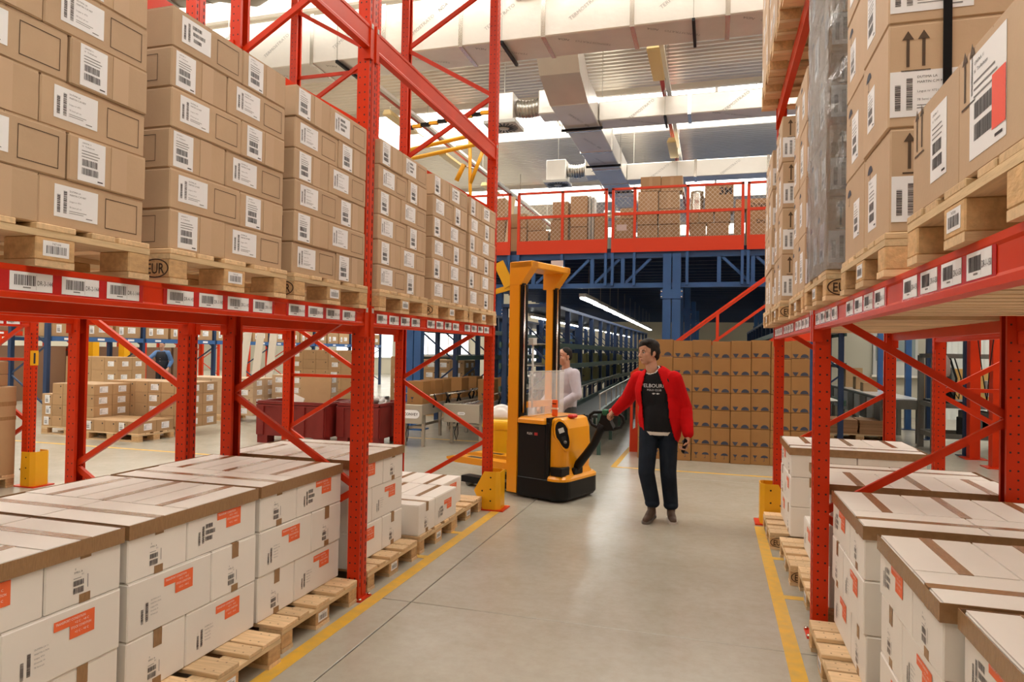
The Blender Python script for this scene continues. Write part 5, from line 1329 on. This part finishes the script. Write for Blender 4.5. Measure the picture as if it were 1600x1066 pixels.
def ell(mb, c, r, m, T=None, seg=18):
    vs = []; fs = []; n = 10
    for i in range(1, n):
        ph = math.pi * i / n
        for k in range(seg): th = 2 * math.pi * k / seg; vs.append(Vector((r[0] * math.sin(ph) * math.cos(th), r[1] * math.sin(ph) * math.sin(th), -r[2] * math.cos(ph))))
    vs += [Vector((0, 0, -r[2])), Vector((0, 0, r[2]))]
    for i in range(n - 2):
        for k in range(seg): fs.append((i * seg + k, i * seg + (k + 1) % seg, (i + 1) * seg + (k + 1) % seg, (i + 1) * seg + k))
    b, t = len(vs) - 2, len(vs) - 1
    for k in range(seg): fs.append((b, (k + 1) % seg, k)); fs.append((t, (n - 2) * seg + k, (n - 2) * seg + (k + 1) % seg))
    vs = [(T @ v if T else v) + Vector(c) for v in vs]
    mb.add(vs, fs, m, None, True)
def fuse(mb, voxel, smooth=4, name='body'):
    """one continuous surface from the overlapping volumes"""
    o = bpy.data.objects.new('tmp', mb.mesh('tmp')); COL.objects.link(o)
    r = o.modifiers.new('r', 'REMESH'); r.mode = 'VOXEL'; r.voxel_size = voxel; r.use_smooth_shade = True
    s = o.modifiers.new('s', 'SMOOTH'); s.factor = .5; s.iterations = smooth
    bpy.context.view_layer.update()
    dg = bpy.context.evaluated_depsgraph_get(); me = bpy.data.meshes.new_from_object(o.evaluated_get(dg)); me.name = name
    old = o.data; bpy.data.objects.remove(o); bpy.data.meshes.remove(old)
    me.materials.clear(); me.materials.append(mb.mats[0])
    for p in me.polygons: p.use_smooth = True
    return me
def hand(mb, wrist, f, n, m, sc=1.0, curl=(.5, .6, .5), thumb_in=.5, mirror=1, spread=.06):
    """wrist, f finger direction, n palm normal (towards the palm side); thumb lies along side s"""
    f = Vector(f).normalized(); n = Vector(n); n = (n - f * n.dot(f)).normalized(); s = f.cross(n).normalized() * mirror; w = Vector(wrist)
    caps(mb, w - f * .03, .026 * sc, w + f * .03, .03 * sc, m, (n, .75))
    for k in range(4):
        o = (k - 1.5) * .021 * sc
        caps(mb, w + f * .03 * sc - s * o * .7, .019 * sc, w + f * .088 * sc - s * o, .0125 * sc, m, (n, .85))
    for k, L in enumerate((.92, 1.0, .95, .76)):
        o = (k - 1.5) * .0212 * sc; p = w + f * .09 * sc - s * o; a = 0; d0 = (f - s * (k - 1.5) * spread).normalized()
        for seg_, (ln, c) in enumerate(zip((.042, .027, .022), curl)):
            a += c * (1 + .12 * k); d = d0 * math.cos(a) + n * math.sin(a); q = p + d * ln * L * sc
            caps(mb, p, (.0102 - .0009 * seg_) * sc, q, (.0094 - .0009 * seg_) * sc, m, seg=10); p = q
    p = w + f * .025 * sc + s * .026 * sc + n * .006; d = (f * .62 + s * .72 + n * .25).normalized(); q = p + d * .042 * sc; caps(mb, p, .016 * sc, q, .0125 * sc, m, seg=10)
    d2 = (f * .85 + s * (.5 - thumb_in) + n * thumb_in).normalized(); r = q + d2 * .032 * sc; caps(mb, q, .0118 * sc, r, .0108 * sc, m, seg=10)
    d3 = (f * .85 + s * (.25 - thumb_in) + n * thumb_in * 1.3).normalized(); caps(mb, r, .0108 * sc, r + d3 * .022 * sc, .0092 * sc, m, seg=10)
def head_prims(mb, T, m):
    """T places the head: local -y is the face direction, z up, origin at the head centre"""
    E = lambda c, r: ell(mb, T @ Vector(c), r, m, T.to_3x3())
    def Cc(a, ra, b, rb): caps(mb, T @ Vector(a), ra, T @ Vector(b), rb, m, seg=10)
    E((0, .012, .035), (.073, .092, .088)); E((0, -.030, -.030), (.060, .066, .082)); E((0, -.058, -.088), (.032, .032, .028)); E((0, -.01, -.07), (.056, .062, .045))
    for s in (-1, 1):
        E((s * .036, -.066, -.022), (.024, .022, .024)); Cc((s * .018, -.089, .026), .0085, (s * .050, -.074, .026), .007)
        ell(mb, T @ Vector((s * .074, .008, -.008)), (.008, .019, .031), m, T.to_3x3() @ Matrix.Rotation(-s * .3, 3, 'Z')); E((s * .071, .0, -.034), (.007, .011, .011))
        E((s * .011, -.103, -.036), (.009, .010, .008))
    Cc((0, -.090, .018), .0085, (0, -.114, -.028), .0115); E((0, -.100, -.031), (.010, .018, .009))
    E((0, -.088, -.060), (.025, .013, .0075)); E((0, -.087, -.071), (.022, .013, .0075)); E((0, -.07, .055), (.05, .028, .03))
def head_parts(root, T, hair_prims, hairmat=HAIR, brow=True):
    R3 = T.to_3x3()
    for s in (-1, 1):
        me = MB(); ell(me, T @ Vector((s * .032, -.0795, .004)), (.0108, .0108, .0088), EYEW); ell(me, T @ Vector((s * .032, -.0885, .004)), (.0066, .004, .0066), EYED, R3); ob('eye', me, root)
        me = MB(); caps(me, T @ Vector((s * .020, -.0945, .0275)), .0035, T @ Vector((s * .046, -.0845, .030)), .0028, hairmat, seg=6); ob('eyebrow', me, root)
    me = MB(); ell(me, T @ Vector((0, -.0985, -.0600)), (.021, .0045, .0036), LIPS, R3); ell(me, T @ Vector((0, -.0975, -.0700)), (.018, .0045, .0040), LIPS, R3); ob('lips', me, root)
    me = MB()
    for c, r in hair_prims: ell(me, T @ Vector(c), r, hairmat, R3)
    ob('hair', fuse(me, .006, 2, 'hair'), root)
def cut(me, test):
    bm = bmesh.new(); bm.from_mesh(me); bmesh.ops.delete(bm, geom=[f for f in bm.faces if test(f.calc_center_median())], context='FACES'); bm.to_mesh(me); bm.free(); return me
def thick(o, t):
    s = o.modifiers.new('thickness', 'SOLIDIFY'); s.thickness = t; s.offset = 0
    return o

def shoe(root, ank, toe, m, sole, name='shoe', sc=1.0):
    a = Vector(ank); t = Vector(toe); d = (t - a); d.z = 0; L = d.length; d.normalize(); up = Vector((0, 0, 1)); zt = t.z
    me = MB(); b = Vector((a.x, a.y, 0)); heel = b - d * .05
    tilt = a.z - .10
    P_ = lambda x, z: Vector((heel.x, heel.y, 0)) + d * x + up * (z + max(0, tilt * (1 - x / .27)))
    caps(me, P_(.05, .05), .038, P_(.15, .045), .042, m, (up, .95)); caps(me, P_(.15, .045), .042, P_(.235, .035), .034, m, (up, .8)); caps(me, P_(.06, .06), .04, P_(.075, .115), .042, m); caps(me, P_(.09, .08), .036, P_(.17, .055), .034, m)
    sh = ob(name, fuse(me, .006, 3, 'shoe'), root)
    s = d.cross(up); me = MB(); pts = []
    for x, w in ((-.0, .028), (.03, .038), (.10, .036), (.18, .046), (.24, .040), (.27, .018)): pts.append((x, w))
    n = len(pts); vs = []
    for z in (.0, .024):
        for x, w in pts: vs.append(P_(x, z) + s * w)
        for x, w in pts[::-1]: vs.append(P_(x, z) - s * w)
    k = 2 * n; fs = [tuple(range(k))[::-1], tuple(range(k, 2 * k))] + [(i, (i + 1) % k, k + (i + 1) % k, k + i) for i in range(k)]
    me.add(vs, fs, sole); ob('sole', me, sh)
    me = MB()
    for q in range(4): p = P_(.11 + q * .022, .098 - q * .009); caps(me, p - s * .018, .003, p + s * .018, .003, M('lace', (.25, .17, .12), .7), seg=6)
    ob('laces', me, sh)

# ---- man in the red jacket
def man_red():
    root = thing('person', 'man in open red jacket, dark print shirt and jeans pulling the stacker', 'person', (-.47, 6.86, 0))
    inv = Matrix.Translation((.47, -6.86, 0))
    Jt = dict(pel=V(-.50, 6.88, .93), ch=V(-.535, 6.90, 1.24), nk=V(-.575, 6.895, 1.475), hd=V(-.612, 6.872, 1.655),
              rs=V(-.715, 6.955, 1.385), re=V(-.850, 7.115, 1.165), rw=V(-.985, 7.24, 1.035),
              ls=V(-.370, 6.865, 1.395), le=V(-.262, 6.925, 1.115), lw=V(-.225, 6.80, .885),
              rh=V(-.60, 6.885, .91), rk=V(-.612, 6.76, .49), ra=V(-.560, 6.88, .125),
              lh=V(-.415, 6.875, .91), lk=V(-.408, 6.83, .49), la=V(-.385, 6.96, .10))
    J = {k: inv @ v for k, v in Jt.items()}
    hy = math.radians(-52)        # head turned to his right
    HT = Matrix.Translation(J['hd']) @ Matrix.Rotation(hy, 4, 'Z') @ Matrix.Rotation(.06, 4, 'X')
    b = MB()
    head_prims(b, HT, SKIN)
    caps(b, J['nk'] - V(0, 0, .05), .062, J['hd'] - V(-.01, -.02, .06), .056, SKIN)
    # hidden part of the body under the clothes
    ell(b, J['ch'], (.145, .095, .22), SKIN); ell(b, J['pel'] + V(0, 0, .06), (.135, .09, .16), SKIN)
    caps(b, J['rs'], .045, J['re'], .038, SKIN); caps(b, J['re'], .038, J['rw'], .026, SKIN); caps(b, J['ls'], .045, J['le'], .038, SKIN); caps(b, J['le'], .038, J['lw'], .026, SKIN)
    caps(b, J['rs'], .045, J['nk'] - V(0, 0, .06), .06, SKIN); caps(b, J['ls'], .045, J['nk'] - V(0, 0, .06), .06, SKIN)
    for s in 'rl': caps(b, J[s + 'h'], .07, J[s + 'k'], .05, SKIN); caps(b, J[s + 'k'], .05, J[s + 'a'], .036, SKIN)
    # right hand closes on the handle, left hand hangs round a phone
    tip = inv @ V(-1.055, 7.305, .995)
    hand(b, J['rw'] + (tip - J['rw']) * .25, (tip - J['rw']), (.25, .35, -.9), SKIN, .95, (.75, .95, .6), .7, 1)
    hand(b, J['lw'] + V(-.004, -.012, -.03), (-.10, -.14, -1), (-.85, -.45, .1), SKIN, .98, (.45, .7, .5), .6, -1)
    ob('body', fuse(b, .0052, 3, 'body'), root)
    head_parts(root, HT, [((0, .022, .062), (.081, .094, .076)), ((0, .060, .012), (.074, .055, .080)), ((.0, -.052, .098), (.060, .042, .032)), ((0, .0, .098), (.070, .080, .048)), ((-.012, -.074, .074), (.050, .026, .030)), ((-.062, .015, .03), (.019, .040, .052)), ((.062, .015, .03), (.019, .040, .052)), ((0, .075, -.035), (.055, .03, .05)), ((-.066, -.012, -.005), (.009, .012, .03)), ((.066, -.012, -.005), (.009, .012, .03))])
    # jeans
    JE = M('dark_jeans', (.016, .023, .036), .8, spec=.15, noise=.35, nscale=9, bump=.35, bscale=14)
    b = MB()
    for s in 'rl':
        caps(b, J[s + 'h'] + V(0, 0, .02), .100, J[s + 'k'], .080, JE); caps(b, J[s + 'k'], .080, J[s + 'a'] + V(0, .0, .06), .072, JE); ell(b, J[s + 'a'] + V(0, -.008, .045), (.074, .082, .05), JE)
    ell(b, J['pel'] + V(0, .005, .0), (.178, .118, .13), JE)
    ob('jeans', cut(fuse(b, .009, 3, 'jeans'), lambda c: c.z > .975), root)
    # white undershirt hem and dark print shirt
    TS = M('charcoal_shirt', (.018, .018, .020), .85, spec=.1, noise=.2, nscale=12, bump=.25, bscale=10)
    tm = lambda g, zlo: [ell(b, J['ch'] + V(.0, -.012, .02), (.165 + g, .112 + g, .27), TS), ell(b, J['pel'] + V(-.005, -.012, .03), (.176 + g, .122 + g, .27), TS), caps(b, J['rs'] + V(.06, -.02, -.02), .07 + g, J['nk'] - V(0, 0, .075), .07 + g, TS), caps(b, J['ls'] + V(-.06, 0, -.02), .07 + g, J['nk'] - V(0, 0, .075), .07 + g, TS)]
    b = MB(); tm(.008, 0); sm = cut(fuse(b, .009, 4, 'shirt'), lambda c: c.z < .885 or (c - (J['nk'] + V(-.005, -.03, .02))).length < .078)
    so = thick(ob('print_shirt', sm, root), .006)
    b = MB(); b.slot(M('white_hem', (.72, .68, .64), .8)); tm(.005, 0); hm = fuse(b, .009, 4, 'undershirt'); hm.materials.clear(); hm.materials.append(MATS['white_hem'])
    thick(ob('undershirt', cut(hm, lambda c: not (.852 < c.z < .93 or (c.z > 1.38 and .068 < (c - (J['nk'] + V(-.005, -.03, .02))).length < .095))), root), .004)
    # chest print laid on the shirt surface
    bv = BVHTree.FromPolygons([v.co for v in sm.vertices], [p.vertices for p in sm.polygons])
    WT = M('shirt_print_white', (.62, .62, .64), .7); t = MB()
    text_into(t, 'MELBOURNE', .050, WT, -.014, 0, 0, 'CENTER', bold=.008); text_into(t, 'POLO CLUB', .026, WT, -.014, -.034, 0, 'CENTER')
    for s in (-1, 1): t.add([(s * .02 + .012 * math.cos(k), -.06 + .008 * math.sin(k), 0) for k in (0, .9, 1.8, 2.7, 3.6, 4.5, 5.4)], [tuple(range(7))], WT); t.add([(s * .02 - .02, -.058, 0), (s * .02 + .02, -.062, 0), (s * .02 + .016, -.055, 0)], [(0, 1, 2)], WT)
    vv = []; c0 = J['ch'] + V(.0, 0, .075)
    for (x, y, z) in t.v:
        h = bv.ray_cast(Vector((c0.x + x, -1, c0.z + y)), Vector((0, 1, 0)))[0]
        vv.append((c0.x + x, (h.y if h else -.12) - .006, c0.z + y))
    t.v = vv; keep = [k for k, f in enumerate(t.f) if all(-.135 < t.v[i][0] - c0.x < .100 for i in f)]
    t.f = [t.f[k] for k in keep]; t.mi = [t.mi[k] for k in keep]; t.sm = [t.sm[k] for k in keep]
    ob('chest_print', t, root)['kind'] = 'stuff'
    # red zip jacket, open
    RJ = M('red_fleece', (.60, .008, .010), .9, spec=.1, noise=.15, nscale=8, bump=.3, bscale=12)
    b = MB(); g = .032
    ell(b, J['ch'] + V(0, .0, .03), (.178 + g, .118 + g, .26), RJ); ell(b, J['pel'] + V(0, .0, .10), (.178 + g, .122 + g, .28), RJ); ell(b, J['ch'] + V(0, .05, .1), (.17, .10, .18), RJ); ell(b, J['pel'] + V(.01, .0, -.02), (.200, .142, .24), RJ)
    for s in 'rl':
        caps(b, J[s + 's'], .082, J[s + 'e'], .066, RJ); caps(b, J[s + 'e'], .066, J[s + 'w'], .050, RJ); caps(b, J[s + 's'] + V(0, 0, -.01), .078, J['nk'] - V(0, -.02, .055), .07, RJ)
        ell(b, J[s + 'e'], (.068, .068, .06), RJ)
        d = (J[s + 'w'] - J[s + 'e']).normalized(); caps(b, J[s + 'w'] - d * .05, .054, J[s + 'w'] - d * .04, .054, RJ); caps(b, J[s + 'w'] - d * .13, .060, J[s + 'w'] - d * .11, .060, RJ); caps(b, J[s + 'e'] + d * .05, .066, J[s + 'e'] + d * .07, .064, RJ)
    jm = fuse(b, .009, 3, 'jacket')
    def opn(c):
        if c.z < .755 + .02 * math.sin(c.x * 30): return True
        if (c - (J['nk'] + V(0, -.02, .06))).length < .088: return True
        if c.y < .02 and abs(c.z - 1.1) < .5:
            x = c.x - (J['pel'].x + (J['ch'].x - J['pel'].x) * (c.z - .93) / .31)
            lo, hi = -.145, .112
            if c.z > 1.25: lo, hi = lo + (c.z - 1.25) * .30, hi - (c.z - 1.25) * .30
            if c.z < 1.0: hi += (1.0 - c.z) * .15
            return lo < x < hi
        for s in 'rl':
            d = (J[s + 'w'] - J[s + 'e']).normalized()
            if (c - J[s + 'w']).dot(d) > -.005 and (c - J[s + 'w']).length < .12: return True
        return False
    jk = thick(ob('red_jacket', cut(jm, opn), root), .012)
    # hood lying behind the neck and along the collar, zip edge, cuffs, hem
    b = MB(); k_ = J['nk']
    caps(b, k_ + V(-.085, .03, -.03), .036, k_ + V(-.03, .105, -.005), .045, RJ); caps(b, k_ + V(-.03, .105, -.005), .048, k_ + V(.06, .10, -.01), .045, RJ); caps(b, k_ + V(.06, .10, -.01), .044, k_ + V(.100, .02, -.035), .036, RJ); caps(b, k_ + V(.100, .02, -.035), .034, k_ + V(.088, -.075, -.12), .022, RJ); caps(b, k_ + V(-.085, .03, -.03), .034, k_ + V(-.09, -.06, -.12), .022, RJ); ell(b, k_ + V(.01, .13, -.06), (.10, .05, .09), RJ)
    ob('hood', fuse(b, .008, 4, 'hood'), jk)
    for s in 'rl':
        d = (J[s + 'w'] - J[s + 'e']).normalized(); me = MB(); me.tube([J[s + 'w'] - d * .045, J[s + 'w'] - d * .02, J[s + 'w'] + d * .004], [.050, .046, .044], RJ, 16, cap=False); thick(ob('cuff', me, jk), .006)
    me = MB(); caps(me, J['lw'] + V(-.035, -.03, -.115), .014, J['lw'] + V(-.045, -.045, -.17), .014, BLACK, ((.8, .4, 0), .5))
    BS = M('brown_leather', (.085, .05, .032), .55, noise=.2, nscale=12)
    shoe(root, J['ra'], J['ra'] + V(-.06, -.24, -.09), BS, M('sole_grey', (.12, .10, .085), .6)); shoe(root, J['la'], J['la'] + V(.045, -.24, -.09), BS, M('sole_white', (.6, .56, .5), .5))
    ph = MB().cbox(-.006, .006, -.028, .028, -.07, .07, BLACK, .003); p = tag(ob('phone', ph, None, (-.255, 6.742, .765)), 'small black phone held in the left hand of the man in red', 'phone'); p.rotation_euler = (.25, .12, .5)
man_red()

# ---- man in the pale shirt
def man_plain(label, x, y, rz, shirt, trouser, hd_yaw, hair, arms, vest=None, sc=1.0, lower=True):
    root = thing('person', label, 'person', (x, y, 0), rz); root.scale = (sc, sc, sc)
    J = dict(pel=V(0, 0, .93), ch=V(0, 0, 1.22), nk=V(0, .0, 1.455), hd=V(0, -.02, 1.625), rh=V(-.09, 0, .9), rk=V(-.10, -.02, .49), ra=V(-.10, .03, .10), lh=V(.09, 0, .9), lk=V(.10, -.02, .49), la=V(.10, .03, .10), rs=V(-.175, .0, 1.385), ls=V(.175, 0, 1.385), **arms)
    HT = Matrix.Translation(J['hd']) @ Matrix.Rotation(hd_yaw, 4, 'Z') @ Matrix.Rotation(.12, 4, 'X')
    b = MB(); head_prims(b, HT, SKIN); caps(b, J['nk'] - V(0, 0, .05), .06, J['hd'] - V(0, -.015, .06), .054, SKIN)
    ell(b, J['ch'], (.14, .09, .22), SKIN); ell(b, J['pel'] + V(0, 0, .06), (.13, .085, .16), SKIN)
    for s in 'rl':
        caps(b, J[s + 's'], .042, J[s + 'e'], .036, SKIN); caps(b, J[s + 'e'], .036, J[s + 'w'], .026, SKIN); caps(b, J[s + 's'], .045, J['nk'] - V(0, 0, .06), .055, SKIN); caps(b, J[s + 'h'], .07, J[s + 'k'], .05, SKIN); caps(b, J[s + 'k'], .05, J[s + 'a'], .036, SKIN)
        d = (J[s + 'w'] - J[s + 'e']).normalized(); hand(b, J[s + 'w'] + d * .02, d, (0, .3 if d.z < -.5 else 0, -1 if d.z > -.5 else 0), SKIN, .97, (.35, .45, .35), .4, 1 if s == 'r' else -1)
    ob('body', fuse(b, .006, 3, 'body'), root); head_parts(root, HT, hair)
    b = MB()
    for s in 'rl': caps(b, J[s + 'h'] + V(0, 0, .02), .095, J[s + 'k'], .076, trouser); caps(b, J[s + 'k'], .076, J[s + 'a'] + V(0, 0, .03), .066, trouser)
    ell(b, J['pel'], (.17, .115, .13), trouser); ob('trousers', cut(fuse(b, .01, 3, 'trousers'), lambda c: c.z > .99), root)
    b = MB(); ell(b, J['ch'] + V(0, 0, .02), (.185, .13, .26), shirt); ell(b, J['pel'] + V(0, 0, .08), (.185, .135, .25), shirt)
    for s in 'rl':
        caps(b, J[s + 's'], .08, J[s + 'e'], .062, shirt); caps(b, J[s + 'e'], .062, J[s + 'w'], .045, shirt); caps(b, J[s + 's'], .075, J['nk'] - V(0, 0, .06), .065, shirt)
        d = (J[s + 'w'] - J[s + 'e']).normalized(); caps(b, J[s + 'e'] + d * .06, .062, J[s + 'e'] + d * .08, .06, shirt); caps(b, J[s + 'w'] - d * .05, .05, J[s + 'w'] - d * .03, .05, shirt)
    def tst(c):
        if c.z < .80 or (c - (J['nk'] + V(0, -.03, .05))).length < .085: return True
        return any((c - J[s + 'w']).dot((J[s + 'w'] - J[s + 'e']).normalized()) > -.004 and (c - J[s + 'w']).length < .1 for s in 'rl')
    sh = thick(ob('shirt', cut(fuse(b, .009, 3, 'shirt'), tst), root), .006)
    b = MB(); caps(b, J['nk'] + V(-.05, .05, .0), .022, J['nk'] + V(.05, .05, .0), .022, shirt); caps(b, J['nk'] + V(.06, .03, .0), .020, J['nk'] + V(.045, -.085, -.075), .012, shirt); caps(b, J['nk'] + V(-.06, .03, .0), .020, J['nk'] + V(-.045, -.085, -.075), .012, shirt)
    ob('collar', fuse(b, .006, 3, 'collar'), sh)
    me = MB()
    for k in range(6): ell(me, V(.0, -.142 + .012 * (k == 0), 1.28 - k * .08), (.006, .004, .006), M('button_pearl', (.7, .68, .68), .4))
    ob('buttons', me, sh)
    if vest:
        b = MB(); ell(b, J['ch'] + V(0, 0, .03), (.205, .15, .27), vest); ell(b, J['pel'] + V(0, 0, .1), (.205, .155, .25), vest)
        ob('vest', cut(fuse(b, .01, 3, 'vest'), lambda c: c.z < .85 or c.z > 1.43), root)
    for s in 'rl': shoe(root, J[s + 'a'], J[s + 'a'] + V(0, -.24, -.09), BLACK, DARK)
    return root
SHORT = [((0, .025, .060), (.078, .088, .070)), ((0, .058, .010), (.071, .050, .075)), ((-.06, .02, .02), (.017, .036, .045)), ((.06, .02, .02), (.017, .036, .045))]
man_plain('man in a pale lilac shirt standing behind the stacker truck', -1.90, 9.0, math.radians(-38), M('lilac_shirt', (.50, .47, .53), .8, noise=.1, nscale=9, bump=.35, bscale=9), M('grey_trousers', (.07, .075, .08), .8, noise=.2, nscale=8), math.radians(-12), SHORT, dict(re=V(-.27, -.02, 1.12), rw=V(-.20, -.24, .98), le=V(.27, -.02, 1.11), lw=V(.15, -.23, .98)), sc=.975)
man_plain('far man in navy vest and blue sleeves beside the yellow post', -17.0, 17.8, math.radians(20), M('blue_sleeves', (.10, .20, .42), .8), M('black_trousers', (.02, .02, .025), .8), 0, SHORT[:2], dict(re=V(-.33, -.15, 1.2), rw=V(-.5, -.3, 1.25), le=V(.28, .05, 1.12), lw=V(.26, -.12, .92)), M('navy_vest', (.012, .015, .025), .7))
